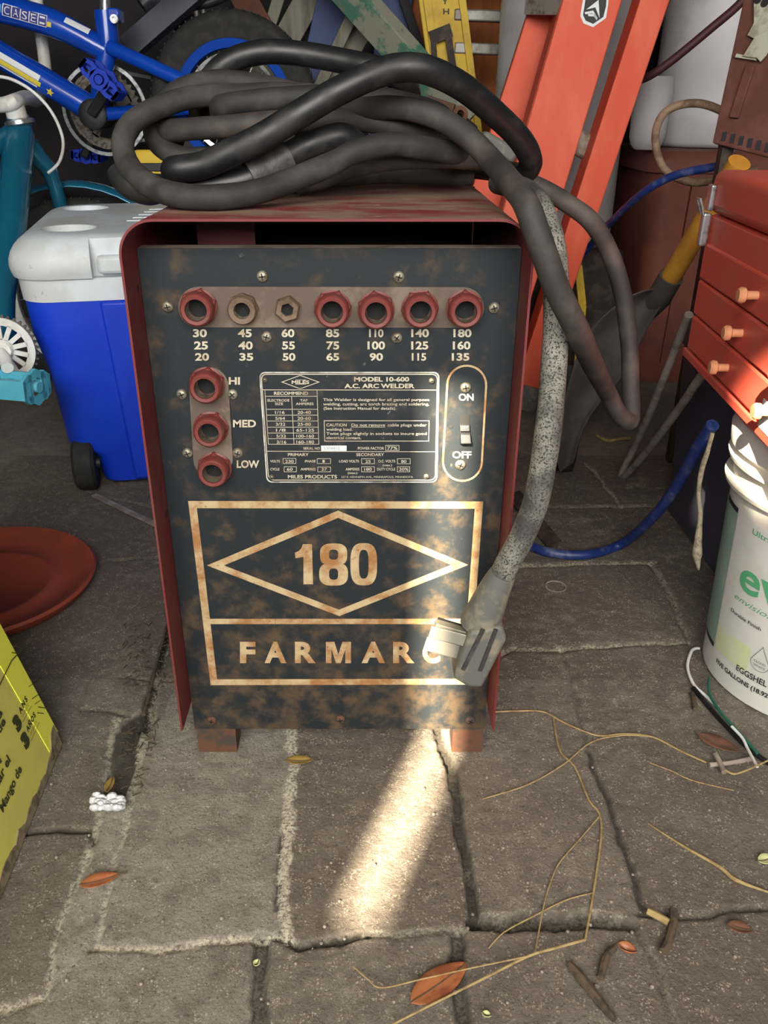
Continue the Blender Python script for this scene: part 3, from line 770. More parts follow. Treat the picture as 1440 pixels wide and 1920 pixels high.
tgo = tg.build('toggle', MAT['black_plastic'], swp, smooth=0, bevel=.0006)
to = M(); ptext(to, 'OFF', 865, 877, 801, 796.5, off=.0046, bold=.0); to.build('toggle_lettering', MAT['ink_grey'], swp, smooth=0)
for q in ((845,799),(894,799)):
    M().lathe([(.0021, 0), (.0021, .0006)], pp(q[0], q[1], .0001), FN, 12).build('pin_hole', MAT['slot_dark'], panel)

# ------------------------------------------------------------------ cables coiled on the welder
def strand(spec, r, sub=9, n=14, wob=.04, m=None):
    m = m or M(); m.tube([PY(x, y, Y) for x, y, Y in spec], r, n, sub, wob=wob); return m
RC = .0113
# front dusty loop and the long hanging bight on the right
A2 = [(760,262,1.00),(640,190,1.0),(540,176,1.0),(448,178,.99),(363,182,.97),(296,202,.95),(250,229,.93),(231,262,.91),(236,300,.89),(262,334,.85),(300,357,.828),(346,368,.812),(404,370,.808),(475,361,.82),(535,342,.84),(620,308,.865),(665,285,.872),(733,270,.885),(800,278,.90),(860,288,.93),(905,300,.97)]
H = [(560,238,1.0),(610,222,.97),(660,207,.945),(733,202,.925),(783,208,.91),(833,227,.90),(883,262,.885),(920,300,.865),(953,338,.80),(985,380,.745),(1004,430,.732),(1022,480,.728),(1045,543,.730),(1082,619,.748),(1112,684,.85),(1136,731,.98),(1160,775,1.0),(1180,790,1.02),(1184,765,1.035),(1182,715,1.05),(1181,661,1.06),(1172,577,1.07),(1158,515,1.07),(1136,459,1.07),(1107,414,1.06),(1068,384,1.07),(1030,361,1.085),(985,340,1.095),(930,322,1.105),(870,317,1.115),(790,314,1.12)]
ca = thing('welding_cable', 'dusty grey welding cable coiled on the welder, one long loop hanging off the right', 'cable', (.0, .9, .6435), 'welding cables coiled on the welder')
strand(A2, RC).build('cable_loop', MAT['dusty_rubber'], ca)
strand(H, RC).build('hanging_loop', MAT['brown_rubber'], ca)
A1 = [(630,205,1.03),(590,184,1.03),(540,171,1.03),(492,160,1.02),(419,151,1.01),(363,159,1.0),(322,180,.99),(297,212,.985),(288,245,.975),(302,275,.965),(340,295,.955),(390,296,.955),(450,290,.965),(520,285,.98)]
strand(A1, RC).build('cable_loop', MAT['dusty_rubber'], ca)
Bs = [(447,240,1.02),(425,222,.985),(412,203,.965),(430,196,.955),(492,188,.95),(594,181,.96),(670,188,.97),(717,186,.97),(777,198,.98),(840,222,1.0),(880,250,1.03)]
strand(Bs, RC).build('cable_loop', MAT['dusty_rubber'], ca)
C = [(330,262,1.0),(310,248,.975),(346,243,.95),(448,236,.93),(515,229,.935),(600,226,.94),(667,225,.94),(733,234,.94),(800,253,.945),(867,280,.95),(905,300,1.0)]
strand(C, RC).build('cable_loop', MAT['brown_rubber'], ca)
G = [(560,346,.94),(600,334,.93),(667,311,.925),(733,299,.925),(833,294,.93),(885,298,.94),(905,299,.965)]
strand(G, RC).build('cable_loop', MAT['brown_rubber'], ca)
J = [(500,338,.955),(560,336,.965),(640,330,.985),(700,325,1.0),(750,325,1.01),(833,328,1.01),(870,328,1.0),(885,327,1.0)]
strand(J, RC).build('cable_loop', MAT['brown_rubber'], ca)
lug = PY(862, 215, .99)
M().lathe([(.004, -.003), (.0085, -.003), (.0085, .003), (.004, .003), (.004, -.003)], lug, (.3, -1, .35), 20, caps=False).beam(lug+Vector((-.035, .012, .012)), lug+Vector((-.007, .002, .003)), .014, .007, (0, 0, 1)).build('terminal_lug', MAT['rust_metal'], ca, label='rusty ring terminal')
# smooth black cable: high arch, crossing the coil to the right
cb = thing('welding_cable', 'smooth black welding cable arching high over the coil and bent round at its right end', 'cable', (0, .95, .6435), 'welding cables coiled on the welder')
RB = .0128
D = [(640,280,.99),(590,285,.97),(520,292,.945),(440,308,.915),(380,320,.89),(340,322,.87),(328,318,.855),(380,310,.852),(433,286,.85),(492,257,.85),(564,213,.855),(620,179,.86),(665,156,.865),(700,141,.87),(743,128,.875),(800,131,.88),(867,163,.90),(930,215,.93),(976,262,.96),(995,300,.985),(986,322,1.0),(962,326,1.03),(925,316,1.06),(860,300,1.07)]
strand(D, RB, wob=0).build('arched_cable', MAT['black_rubber'], cb)
Ee = [(378,225,1.06),(374,205,1.05),(382,172,1.05),(400,142,1.05),(424,120,1.05),(457,105,1.05),(506,97,1.05),(579,103,1.05),(650,116,1.04),(700,127,1.03),(738,142,1.04),(762,160,1.06),(768,182,1.08),(750,215,1.1)]
strand(Ee, RB, wob=0).build('arched_cable', MAT['black_rubber'], cb)
Fs = [(286,350,.915),(308,351,.90),(346,352,.874),(404,348,.868),(457,338,.87),(500,317,.878),(541,292,.886),(580,272,.892),(633,256,.90),(655,262,.905),(672,276,.91)]
strand(Fs, RB, wob=0).build('lower_cable', MAT['black_rubber'], cb)
tpz = strand([(468,333,.871),(500,316.5,.878),(541,292,.886)], RB*1.17, wob=.06); tpz.build('tape_wrap', MAT['tape'], cb, label='torn tape wrapped round the black cable')
bt = M().tube([PY(*q) for q in ((214,318,.935),(230,335,.93),(250,348,.925),(275,356,.92),(298,354,.912))], [.0105, .0135, .015, .0138, .0128], 14, 5, wob=.25)
bt.build('rubber_boot', MAT['black_plastic'], cb, label='ragged black rubber boot')
zt = M().beam(PY(456, 293, .872), PY(492, 296, .872), .004, .0006, (0, 0, 1)); zt.build('cable_tie_tail', MAT['sticker_white'], cb, smooth=0, label='white cable tie tail')
# ground clamp lump at the right of the coil
gc = M().hexa([PY(905,310,1.1), PY(965,312,1.1), PY(960,318,1.16), PY(912,318,1.16)], [PY(900,262,1.1), PY(950,272,1.1), PY(945,268,1.16), PY(905,262,1.16)])
gcr = thing('ground_clamp', 'dull grey jaw clamp lying behind the right end of the cable coil', 'clamp', (PY(930,300,1.1).x, 1.13, .6435))
M().box((PY(908,300,1.1).x, 1.135, .6445), (PY(958,300,1.1).x, 1.165, .668)).build('lower_jaw', MAT['plug_grey'], gcr, bevel=.006)
M().beam(PY(900,258,1.15), PY(966,294,1.15), .026, .02, (0,1,0)).build('upper_jaw', MAT['plug_grey'], gcr, bevel=.005)
M().tube([PY(972,262,1.15), PY(962,280,1.15), PY(950,300,1.15)], .007, 10, 3).build('spring', MAT['dark_steel'], gcr)

# power cord with its plug hanging in front of the panel
pc = thing('power_cord', 'speckled grey power cord with a big plug hanging over the welder emblem', 'cord', (.2, .8, .1))
I = [(934,343,.99),(946,346,.972),(966,350,.94),(992,362,.895),(1010,384,.855),(1024,415,.828),(1035,455,.805),(1042,520,.797),(1043,600,.788),(1038,690,.765),(1031,780,.732),(1020,861,.728),(1004,943,.724),(977,1010,.722),(955,1050,.722),(938,1085,.724)]
M().tube([PY(*q) for q in I], [.0118, .0118, .0122, .0125, .0125, .0125], 16, 9, wob=.03).build('cord', MAT['speckled_cord'], pc)
plug = M().tube([PY(943,1075,.722), PY(926,1108,.724), PY(908,1150,.727), PY(900,1172,.728)], [.0135, .0165, .020, .0215], 18, 5)
plug.build('cord_grip', MAT['plug_grey'], pc)
y0_, y1_ = .705, .752
bx = [(876,1160),(937,1150),(944,1175),(899,1264),(873,1262),(846,1246)]
m = M().prism([PY(x, y, .73)+Vector((0, y0_-.73, 0)) for x, y in bx], (0, y1_-y0_, 0))
pb = m.build('plug_body', MAT['plug_grey'], pc, bevel=.004, seg=3)
for a, b_ in (((906,1180),(868,1256)), ((930,1180),(900,1258))):
    M().beam(PY(*a, .704), PY(*b_, .704), .004, .002, (1, 0, 0)).build('moulded_groove', MAT['tape'], pb, smooth=0)
for (xa, ya), (xb, yb), yy, w in (((806,1184),(872,1201),.712,.013), ((797,1206),(864,1224),.722,.015)):
    pr = M().beam(PY(xb, yb, yy), PY(xa, ya, yy), w, .0025, (0, .25, 1)); pr.build('blade', MAT['blade_metal'], pc, bevel=.0008, smooth=0)
M().beam(PY(876,1186,.722), PY(816,1169,.722), .006, .010, (0, 0, 1)).build('blade', MAT['blade_metal'], pc, smooth=0, bevel=.0008)
M().beam(PY(876,1180,.732), PY(820,1163,.732), .006, .004, (0, 0, 1)).build('blade', MAT['slot_dark'], pc, smooth=0, label='dark bar painted as the shaded slit above the blades')  # dark colour stands for the shaded slit above the blades
# ------------------------------------------------------------------ helpers for lofted boxes and cutting
def loft(m, secs, n=6):                # sections: (x0, y0, x1, y1, corner radius, z)
    k = 4*(n+1); vs = []
    for x0_, y0_, x1_, y1_, r, z in secs: vs += [(x, y, z) for x, y in rrect(x0_, y0_, x1_, y1_, r, n)]
    fs = [tuple(range(k))[::-1], tuple(range((len(secs)-1)*k, len(secs)*k))]
    for i in range(len(secs)-1):
        for q in range(k):
            z = (q+1) % k; fs.append((i*k+q, i*k+z, (i+1)*k+z, (i+1)*k+q))
    return m.add(vs, fs)
def cut(ob, cm):
    c = cm.build('cutter', MAT['hole_shade'], smooth=0)
    c.location = c.location; md = ob.modifiers.new('cut', 'BOOLEAN'); md.object = c; md.operation = 'DIFFERENCE'; md.solver = 'EXACT'
    bpy.context.view_layer.update()
    dg = bpy.context.evaluated_depsgraph_get(); me = bpy.data.meshes.new_from_object(ob.evaluated_get(dg))
    ob.modifiers.clear(); old = ob.data; ob.data = me; bpy.data.meshes.remove(old)
    cd = c.data; bpy.data.objects.remove(c); bpy.data.meshes.remove(cd)
    me.shade_smooth(); me.set_sharp_from_angle(angle=math.radians(40))

# ------------------------------------------------------------------ cooler
ck = thing('cooler', 'blue cool box with white lid and two cup holders, left of the welder', 'cool box', (-.42, 1.83, 0))
CF, CB = 1.58, 2.17
b = loft(M(), [(-.562,CF+.05,-.22,CB-.04,.03,.006),(-.572,CF+.02,-.20,CB-.03,.04,.012),(-.585,CF+.012,-.19,CB-.025,.04,.075),(-.632,CF+.008,-.18,CB-.02,.045,.10),(-.645,CF+.005,-.16,CB-.015,.05,.25),(-.664,CF,-.14,CB,.06,.33),(-.668,CF,-.14,CB,.06,.395)])
cbody = b.build('body', MAT['cooler_blue'], ck, smooth=50)
M().hexa([(-.505,CF,.02),(-.22,CF,.02),(-.22,CF+.03,.02),(-.505,CF+.03,.02)], [(-.525,CF-.009,.394),(-.17,CF-.009,.394),(-.17,CF+.02,.394),(-.525,CF+.02,.394)]).build('raised_panel', MAT['cooler_blue'], cbody, bevel=.006)
loft(M(), [(-.670,CF-.003,-.138,CB+.003,.06,.3955),(-.673,CF-.005,-.136,CB+.005,.06,.438)]).build('collar', MAT['cooler_white'], ck, smooth=50)
secs = [(-.680, CF-.012, -.130, CB+.012, .07, .4385), (-.684, CF-.016, -.126, CB+.016, .075, .448)]
for k in range(8):
    t = math.pi/2*k/7; d_ = .055*(1-math.cos(t)); secs.append((-.686+d_, CF-.018+d_, -.124-d_, CB+.018-d_, .08, .458+.055*math.sin(t)))
lid = loft(M(), secs, 8).build('lid', MAT['cooler_white'], ck, smooth=60)
cut(lid, M().box((-.530, 1.4, .40), (0, CF+.012, .6)))
for hx, hy in ((-.575, 1.70), (-.575, 2.05)):
    cut(lid, M().lathe([(.050, .492), (.056, .56)], (hx, hy, 0), (0, 0, 1), 40))
M().box((-.52, CF-.012, .444), (-.18, CF+.012, .478)).build('hinge', MAT['cooler_white'], ck, bevel=.008)
for i in range(5):
    M().box((-.47+.010*i, 1.78+.05*i, .5125), (-.38, 1.786+.05*i, .5150)).build('lid_rib', MAT['cooler_white'], lid, bevel=.0012)
w = M().lathe([(.012,-.022),(.048,-.022),(.054,-.016),(.055,.016),(.048,.022),(.012,.022)], (-.602,1.605,.0555), (1,0,0), 28, caps=False)
wh = w.build('wheel', MAT['tyre'], ck)
M().lathe([(.014,-.024),(.014,.03)], (-.602,1.605,.0555), (1,0,0), 14).build('hub', MAT['black_plastic'], wh)
CR = math.radians(12); cpv = Vector((-.57, 1.58, 0)); ck.location.x += .010; ck.rotation_euler.z = CR
ck.location = cpv+Matrix.Rotation(CR, 3, 'Z') @ (ck.location-cpv)

# ------------------------------------------------------------------ wheels and pedals
def wheel(parent, c, ax, r_t, w_t, r_rim, mt_rim, nsp=20, disc=False):
    a, u, v = basis(ax); c = Vector(c); tr = w_t/2
    prof = [(r_rim, -tr*.7)]+[(r_t-tr+tr*math.cos(t), tr*math.sin(t)) for t in [math.radians(-115+230*k/14) for k in range(15)]]+[(r_rim, tr*.7)]
    ty = M().lathe(prof, c, ax, 56, caps=False); to_ = ty.build('tyre', MAT['tyre'], parent)
    tr_ = M()
    for k in range(72):
        t = 2*math.pi*k/72; d = u*math.cos(t)+v*math.sin(t)
        tr_.beam(c+d*(r_t-.001)-a*tr*.6, c+d*(r_t-.001)+a*tr*.6, .005, .0035, a.cross(d))
    tr_.build('tread', MAT['tyre'], to_, smooth=0)
    M().lathe([(r_rim+.001,-tr*.62),(r_rim-.022,-tr*.55),(r_rim-.024,0),(r_rim-.022,tr*.55),(r_rim+.001,tr*.62)], c, ax, 56, caps=False).build('rim', mt_rim, parent)
    M().lathe([(.006,-.06),(.006,-.04),(.024,-.036),(.024,-.03),(.014,-.026),(.014,.026),(.024,.03),(.024,.036),(.006,.04),(.006,.06)], c, ax, 20).build('hub', MAT['chrome'], parent)
    if disc:
        M().lathe([(r_rim-.040,-.010),(r_rim-.031,-.012),(r_rim-.030,-.006),(r_rim-.040,-.004)], c, ax, 56, caps=False).lathe([(r_rim-.041,-.008),(r_rim-.040,-.004)], c, ax, 56, caps=False).build('inner_ring', MAT['chrome'], parent)
        M().lathe([(.02,-.004),(.075,-.004),(.075,.0),(.02,.0)], c, ax, 48, caps=False).build('spoke_guard', MAT['aluminium'], parent)
    for k in range(nsp):
        t = 2*math.pi*k/nsp; s_ = 1 if k % 2 else -1; t2 = t+.35*(1 if k % 4 < 2 else -1)
        p0 = c+(u*math.cos(t2)+v*math.sin(t2))*.022+a*.03*s_; p1 = c+(u*math.cos(t)+v*math.sin(t))*(r_rim-.018)
        M().tube([p0, p1], .0012, 6).build('spoke', MAT['chrome'], parent)
def pedal(parent, c, ax, up, mat, L=.085, W=.085, Hh=.028):
    # cage: axle barrel, two side rails, and at each end a plate with a round and two square openings
    a, u = Vector(ax).normalized(), Vector(up).normalized(); n = a.cross(u).normalized(); u = n.cross(a).normalized(); c = Vector(c)
    m = M().tube([c-a*L/2, c+a*L/2], .010, 14)
    for s_ in (-1, 1):
        o = c+a*s_*L*.46; O = []; I = []
        for q in range(32):
            t = 2*math.pi*q/32; O.append(o+(n*math.cos(t)+u*math.sin(t))*Hh*.66*(1+.05*math.cos(8*t))); I.append(o+(n*math.cos(t)+u*math.sin(t))*Hh*.36)
        m.ring(O, I, a*.008*-s_)
        for g in (-1, 1):
            q4 = lambda w, h: [o+n*g*(W*.345+w*x)+u*h*y for x, y in ((-1,-1),(-.2,-1.12),(1,-.7),(1,.7),(-.2,1.12),(-1,1))]
            m.ring(q4(W*.165, Hh*.5), q4(W*.085, Hh*.24), a*.008*-s_)
    for g in (-1, 1):
        m.beam(c-a*L*.46+n*g*W*.47, c+a*L*.46+n*g*W*.47, .008, Hh*.72, n)
        for k in (-.18, .2): m.beam(c+a*L*k+n*g*W*.05, c+a*L*k+n*g*W*.46, .009, .010, a)
    return m.build('pedal', mat, parent, smooth=35)
def gear(m, c, ax, r, nt, th, hole):
    a, u, v = basis(ax); c = Vector(c); O = []; I = []
    for k in range(nt*4):
        t = 2*math.pi*k/(nt*4); rr = r if k % 4 in (0, 1) else r-.006
        O.append(c+(u*math.cos(t)+v*math.sin(t))*rr); I.append(c+(u*math.cos(t)+v*math.sin(t))*hole)
    return m.ring(O, I, a*th)

# ------------------------------------------------------------------ dark bench carrying the blue bike
YBK = 2.42
wc = PY(440, 196, YBK); RT = .216; BT = wc.z-RT-.0045
bn = thing('bench', 'low dark wooden bench under the blue bicycle', 'bench', (-.85, 2.46, 0))
M().box((-1.62, 2.335, BT-.03), (-.12, 2.60, BT)).build('seat_board', MAT['wall_dark'], bn, smooth=0)
for x in (-1.58, -.2):
    for y in (2.36, 2.545): M().box((x, y, 0), (x+.045, y+.045, BT-.03)).build('leg', MAT['wall_dark'], bn, smooth=0)

bk = thing('bicycle', 'small blue bicycle with a blue pedal and grey tyre, behind the cool box', 'bicycle', (wc.x, YBK, BT))
AX = Vector((0, 1, 0))
wheel(bk, wc, AX, RT, .05, .152, MAT['bmx_rim'], 24, True)
fc = Vector((-1.33, YBK, wc.z)); wheel(bk, fc, AX, RT, .05, .152, MAT['bmx_rim'], 24)
k_ = lambda x, y, dy=0.0: PY(x, y, YBK+dy)
bbp = k_(184, 214); seat = k_(200, 60); head0 = k_(-165, -28); head1 = k_(-185, 45)
f = M()
f.tube([k_(200, 96), k_(100, 44), k_(0, 16), k_(-172, -14)], [.026, .033, .033, .033], 20, 4)
f.build('top_tube', MAT['bmx_blue'], bk)
M().tube([k_(172, 204), k_(80, 150), k_(0, 103), k_(-180, 10)], .033, 20).build('down_tube', MAT['bmx_blue'], bk)
M().tube([k_(201, 50), k_(200, 100), k_(190, 160), bbp], .024, 18).build('seat_tube', MAT['bmx_blue'], bk)
M().tube([head0, head1], .03, 18).build('head_tube', MAT['bmx_blue'], bk)
for s_ in (-1, 1):
    M().tube([k_(205, 88, .02*s_), k_(240, 104, .035*s_), wc+Vector((0, .062*s_, .004))], .0175, 14).build('seat_stay', MAT['bmx_blue'], bk)
    M().tube([bbp+Vector((.02, .03*s_, 0)), wc+Vector((0, .062*s_, 0))], .0165, 14).build('chain_stay', MAT['bmx_blue'], bk)
    M().tube([head1+Vector((0, .045*s_, -.01)), fc+Vector((0, .06*s_, 0))], .016, 12).build('fork_leg', MAT['bmx_blue'], bk)
M().tube([head1+Vector((0, -.05, -.01)), head1+Vector((0, .05, -.01))], .02, 12).build('fork_crown', MAT['bmx_blue'], bk)
hb = head0+Vector((0, 0, .03))
M().tube([hb+Vector((-.02, -.27, .2)), hb+Vector((.03, -.12, .16)), hb+Vector((0, 0, .02)), hb+Vector((.03, .12, .16)), hb+Vector((-.02, .27, .2))], .011, 12, 5).build('handlebar', MAT['black_plastic'], bk)
M().tube([seat+Vector((0, 0, -.03)), k_(197, 20)+Vector((0, 0, 0))], .0275, 20).build('seat_collar', MAT['bmx_blue'], bk)
cl = M().beam(k_(206, 28, -.0), k_(228, 30, 0), .03, .05, (0, 0, 1)).build('seat_clamp', MAT['bmx_blue'], bk, bevel=.004)
M().lathe([(.010, 0), (.010, .012), (.005, .012), (.005, .006)], k_(216, 36, -.028), (0, -1, 0), 18).build('clamp_bolt', MAT['chrome'], cl)
M().tube([k_(197, 22), k_(198, -60)], .013, 14).build('seat_post', MAT['chrome'], bk)
sp = M().ball(k_(196, -72), 1, 18, (.13, .075, .03)); sp.build('saddle', MAT['black_plastic'], bk)
M().lathe([(.012,-.056),(.030,-.054),(.036,-.050),(.037,-.044),(.034,-.042),(.034,.04),(.036,.045),(.02,.047)], bbp, AX, 28).build('bottom_bracket', MAT['black_plastic'], bk)
cr = M(); rc = k_(199, 206, .045); gear(cr, rc, AX, .094, 36, .004, .070)
for q in range(5):
    t = 2*math.pi*q/5+.4; cr.beam(rc+Vector((0, .002, 0)), rc+Vector((math.cos(t)*.074, .002, math.sin(t)*.074)), .02, .004, (-math.sin(t), 0, math.cos(t)))
cr.build('chainring', MAT['chain'], bk, smooth=0)
M().lathe([(.104,-.004),(.113,-.004),(.113,.001),(.104,.001),(.104,-.004)], rc+Vector((0, -.01, 0)), AX, 56, caps=False).build('chain_guard_ring', MAT['chrome'], bk)
ch = M()
lp = []
rh = .032
for q in range(15): t = math.radians(90+180*q/14); lp.append(rc+Vector((math.cos(t)*.093, 0, math.sin(t)*.093)))
for q in range(9): t = math.radians(270+180*q/8); lp.append(Vector((wc.x, rc.y, wc.z))+Vector((math.cos(t)*rh, 0, math.sin(t)*rh)))
dense = []
lp.append(lp[0]); acc = 0
for a, b_ in zip(lp[:-1], lp[1:]):
    n_ = max(1, int((b_-a).length/.0127)); dense += [a.lerp(b_, i/n_) for i in range(n_)]
for i, p in enumerate(dense):
    nx_ = dense[(i+1) % len(dense)]; d_ = (nx_-p)
    if d_.length < 1e-4: continue
    ch.beam(p, nx_, .0085 if i % 2 else .007, .006 if i % 2 else .003, Vector((0, 1, 0)).cross(d_))
ch.build('chain', MAT['chain'], bk, smooth=0)
M().beam(k_(222, 134, .05), k_(287, 146, .05), .014, .02, (0, 0, 1)).build('chain_guard', MAT['black_plastic'], bk, smooth=0, bevel=.003)
pn = k_(194, 150, -.12); pf = k_(168, 292, .13)
M().beam(bbp+Vector((0, -.062, 0)), Vector((pn.x-.004, YBK-.085, pn.z-.02)), .026, .016, (1, 0, 0)).build('crank_arm', MAT['black_plastic'], bk, bevel=.004)
M().beam(bbp+Vector((0, .062, 0)), Vector((pf.x, YBK+.075, pf.z)), .022, .014, (1, 0, 0)).build('crank_arm', MAT['black_plastic'], bk, bevel=.004)
pedal(bk, pn, (0, 1, 0), (.72, 0, .69), MAT['pedal_blue'], .085, .105, .036)
pedal(bk, pf, (0, 1, 0), (.1, 0, 1), MAT['pedal_blue'], .08, .08, .03)
# transfers on the tubes, wrapped round them
def tubemap(p0, p1, r):                # u along the tube (m), v round it (m, from its front-facing line, up positive)
    a = (p1-p0).normalized(); o = Vector((0, -1, 0)); o = (o-a*o.dot(a)).normalized(); w_ = o.cross(a); w_ = w_ if w_.z > 0 else -w_
    return lambda u_, v_: p0+a*u_+(o*math.cos(v_/r)+w_*math.sin(v_/r))*(r+.0006)
tA, tB = k_(0, 16), k_(100, 44); tf = tubemap(tA, tB, .0333)
def patch(m, fn, u0, u1, v0, v1, nu=2, nv=5):
    vs = [fn(u0+(u1-u0)*i/nu, v0+(v1-v0)*j/nv) for j in range(nv+1) for i in range(nu+1)]
    return m.add(vs, [(j*(nu+1)+i, j*(nu+1)+i+1, (j+1)*(nu+1)+i+1, (j+1)*(nu+1)+i) for j in range(nv) for i in range(nu)])
L_ = (tB-tA).length; sc_ = L_/104
patch(M(), tf, 14*sc_, 100*sc_, -.013, .014).build('name_backing', MAT['sticker_white'], bk, smooth=0)
tf2 = tubemap(tA, tB, .0340)
for i in range(5):
    patch(M(), tf2, (16.2+17*i)*sc_, (31.2+17*i)*sc_, -.0112, .0122).build('name_tile', MAT['sticker_navy'], bk, smooth=0)
tf3 = tubemap(tA, tB, .0347)
for i, ch_ in enumerate('CASEI'):
    t_ = M(); text(t_, ch_, tf3, (18.5+17*i)*sc_, (28.5+17*i)*sc_, -.008, .009, .0); t_.build('name_letter', MAT['sticker_white'], bk, smooth=0)
patch(M(), tf2, -12*sc_, 12*sc_, -.008, .010).build('name_backing', MAT['sticker_sky'], bk, smooth=0)
patch(M(), tf2, 101*sc_, 109*sc_, -.010, .001).build('star_sticker', MAT['sticker_yellow'], bk, smooth=0)
tfu = tubemap(k_(115, 48), k_(175, 78), .030)
patch(M(), tfu, .012, .075, .012, .028).build('serial_sticker', MAT['sticker_white'], bk, smooth=0)
dA, dB = k_(0, 103), k_(130, 180); td = tubemap(dA, dB, .0333); Ld = (dB-dA).length
patch(M(), td, -.03, Ld*.62, -.002, .012).build('stripe', MAT['sticker_white'], bk, smooth=0)
patch(M(), td, -.02, Ld*.66, -.014, -.003).build('stripe', MAT['sticker_yellow'], bk, smooth=0)
patch(M(), td, -.01, Ld*.62, -.020, -.0155).build('stripe', MAT['sticker_white'], bk, smooth=0)
patch(M(), td, -.05, Ld*.08, -.016, -.002).build('stripe', MAT['sticker_brown'], bk, smooth=0)
st_ = M(); c0 = Ld*.80
for q in range(5):
    t = 2*math.pi*q/5+.3; st_.add([td(c0+.011*math.cos(t), -.012+.011*math.sin(t)), td(c0+.005*math.cos(t+.63), -.012+.005*math.sin(t+.63)), td(c0, -.012), td(c0+.005*math.cos(t-.63), -.012+.005*math.sin(t-.63))], [(0, 1, 2, 3)])
st_.build('star_sticker', MAT['sticker_yellow'], bk, smooth=0)
tcs = tubemap(bbp+Vector((.02, -.03, 0)), wc+Vector((0, -.062, 0)), .0168)
for i in range(4): patch(M(), tcs, .165, .205, -.008+.005*i, -.005+.005*i, 1, 2).build('stripe', MAT['sticker_white'], bk, smooth=0)

# yellow strapped box under the coil, on the bench
ye = thing('tool_box', 'small yellow plastic box with a black strap behind the cable coil', 'box', (PY(292,345,2.36).x, 2.36, BT))
p0, p1 = PY(262, 345, 2.36), PY(322, 345, 2.36)
M().box((p0.x, 2.338, BT+.001), (p1.x, 2.354, PY(290, 281, 2.34).z)).build('case', MAT['yellow_ladder'], ye, bevel=.006)
M().box((p0.x-.004, 2.334, PY(290,322,2.33).z), (p1.x+.004, 2.356, PY(290,306,2.33).z)).build('strap', MAT['black_plastic'], ye, bevel=.002)

# ------------------------------------------------------------------ teal bicycle at the left
te = thing('bicycle', 'teal bicycle with white handlebar and white chainring, at the left edge', 'bicycle', (-.86, 1.9, 0))
hd0, hd1 = PY(36, 226, 2.12), PY(44, 262, 2.13)
M().tube([hd0+Vector((-.002, 0, .008)), hd1], .026, 18).build('head_tube', MAT['teal'], te)
bt_ = Vector((-.735, 1.62, .33)); bt_ = PY(2, 655, 1.64)
M().tube([hd1+Vector((-.006, -.005, .012)), PY(22, 400, 1.93), PY(-4, 560, 1.74), bt_], .034, 20, 4).build('down_tube', MAT['teal'], te)
M().tube([hd1+Vector((-.02, 0, .02)), PY(-60, 330, 1.95), PY(-150, 470, 1.8)], .02, 14, 4).build('top_tube', MAT['teal'], te)
cr_ = PY(46, 262, 2.16)
fw = Vector((PY(140, 400, 2.245).x, 2.245, .262))
for s_ in (-1, 1):
    M().tube([cr_, PY(72, 296, 2.19+.02*s_), PY(104, 350, 2.235+.040*s_), fw+Vector((0, .045*s_, 0))], [.024, .022, .018, .012], 14, 4).build('fork_leg', MAT['teal'], te)
wheel(te, fw, (-.10, 1, 0), .255, .042, .2, MAT['bike_white'], 16)
fn_ = M(); aa, uu, vv_ = basis((-.10, 1, 0)); RF = PY(150, 338, 2.245).z-.262
arc = []
for q in range(19):
    t = math.radians(70-150*q/18+ (0)); arc.append(t)
vs = []; fs = []
for q in range(25):
    t = math.radians(200-190*q/24)
    d_ = Vector((1, .10, 0)).normalized()*math.cos(t)+Vector((0, 0, 1))*math.sin(t)
    for j in range(7):
        s_ = (j-3)/3; vs.append(fw+d_*(RF-.012*s_*s_)+aa*.034*s_)
for q in range(24):
    for j in range(6): fs.append((q*7+j, q*7+j+1, (q+1)*7+j+1, (q+1)*7+j))
fn_.add(vs, fs); fn_.build('mudguard', MAT['teal'], te, solid=.003)
M().lathe([(.024,-.012),(.034,-.008),(.034,0),(.024,.004)], hd0, (-.15, 0, 1), 20).build('headset', MAT['chrome'], te)
M().tube([PY(33, 220, 2.12), PY(24, 192, 2.11)], .023, 16).build('stem', MAT['bike_white'], te)
M().tube([PY(-80, 196, 2.1), PY(0, 197, 2.1), PY(28, 190, 2.1), PY(50, 183, 2.24), PY(68, 188, 2.40), PY(80, 174, 2.53), PY(85, 140, 2.56), PY(82, 100, 2.56), PY(72, 30, 2.56), PY(62, -60, 2.56)], .0165, 14, 5).build('handlebar', MAT['bike_white'], te)
M().tube([PY(-20, 142, 2.05), PY(20, 148, 2.05), PY(62, 172, 2.05), PY(98, 212, 2.06), PY(118, 262, 2.08), PY(112, 302, 2.1), PY(91, 324, 2.12)], .0036, 10, 6).build('brake_cable', MAT['bike_white'], te)
wcr = PY(5, 655, 1.53); m = M(); A_ = Vector((.1, -1, 0)).normalized()
aa, uu, vv_ = basis(A_)
RO = .060
O = []; I = []
for q in range(72):
    t = 2*math.pi*q/72; O.append(wcr+(uu*math.cos(t)+vv_*math.sin(t))*RO); I.append(wcr+(uu*math.cos(t)+vv_*math.sin(t))*.046)
m.ring(O, I, A_*.004)
m.lathe([(.022, 0), (.022, .004)], wcr, A_, 24)
for q in range(14):
    t = 2*math.pi*q/14+.2; d_ = uu*math.cos(t)+vv_*math.sin(t); m.beam(wcr+d_*.018+A_*.002, wcr+d_*.049+A_*.002, .0085, .004, A_.cross(d_))
m.build('chainring', MAT['bike_white'], te, smooth=0)
g_ = M(); gear(g_, wcr-A_*.006, A_, .065, 36, .004, .056); g_.build('chain', MAT['chain'], te, smooth=0)
pdc = PY(30, 722, 1.50)
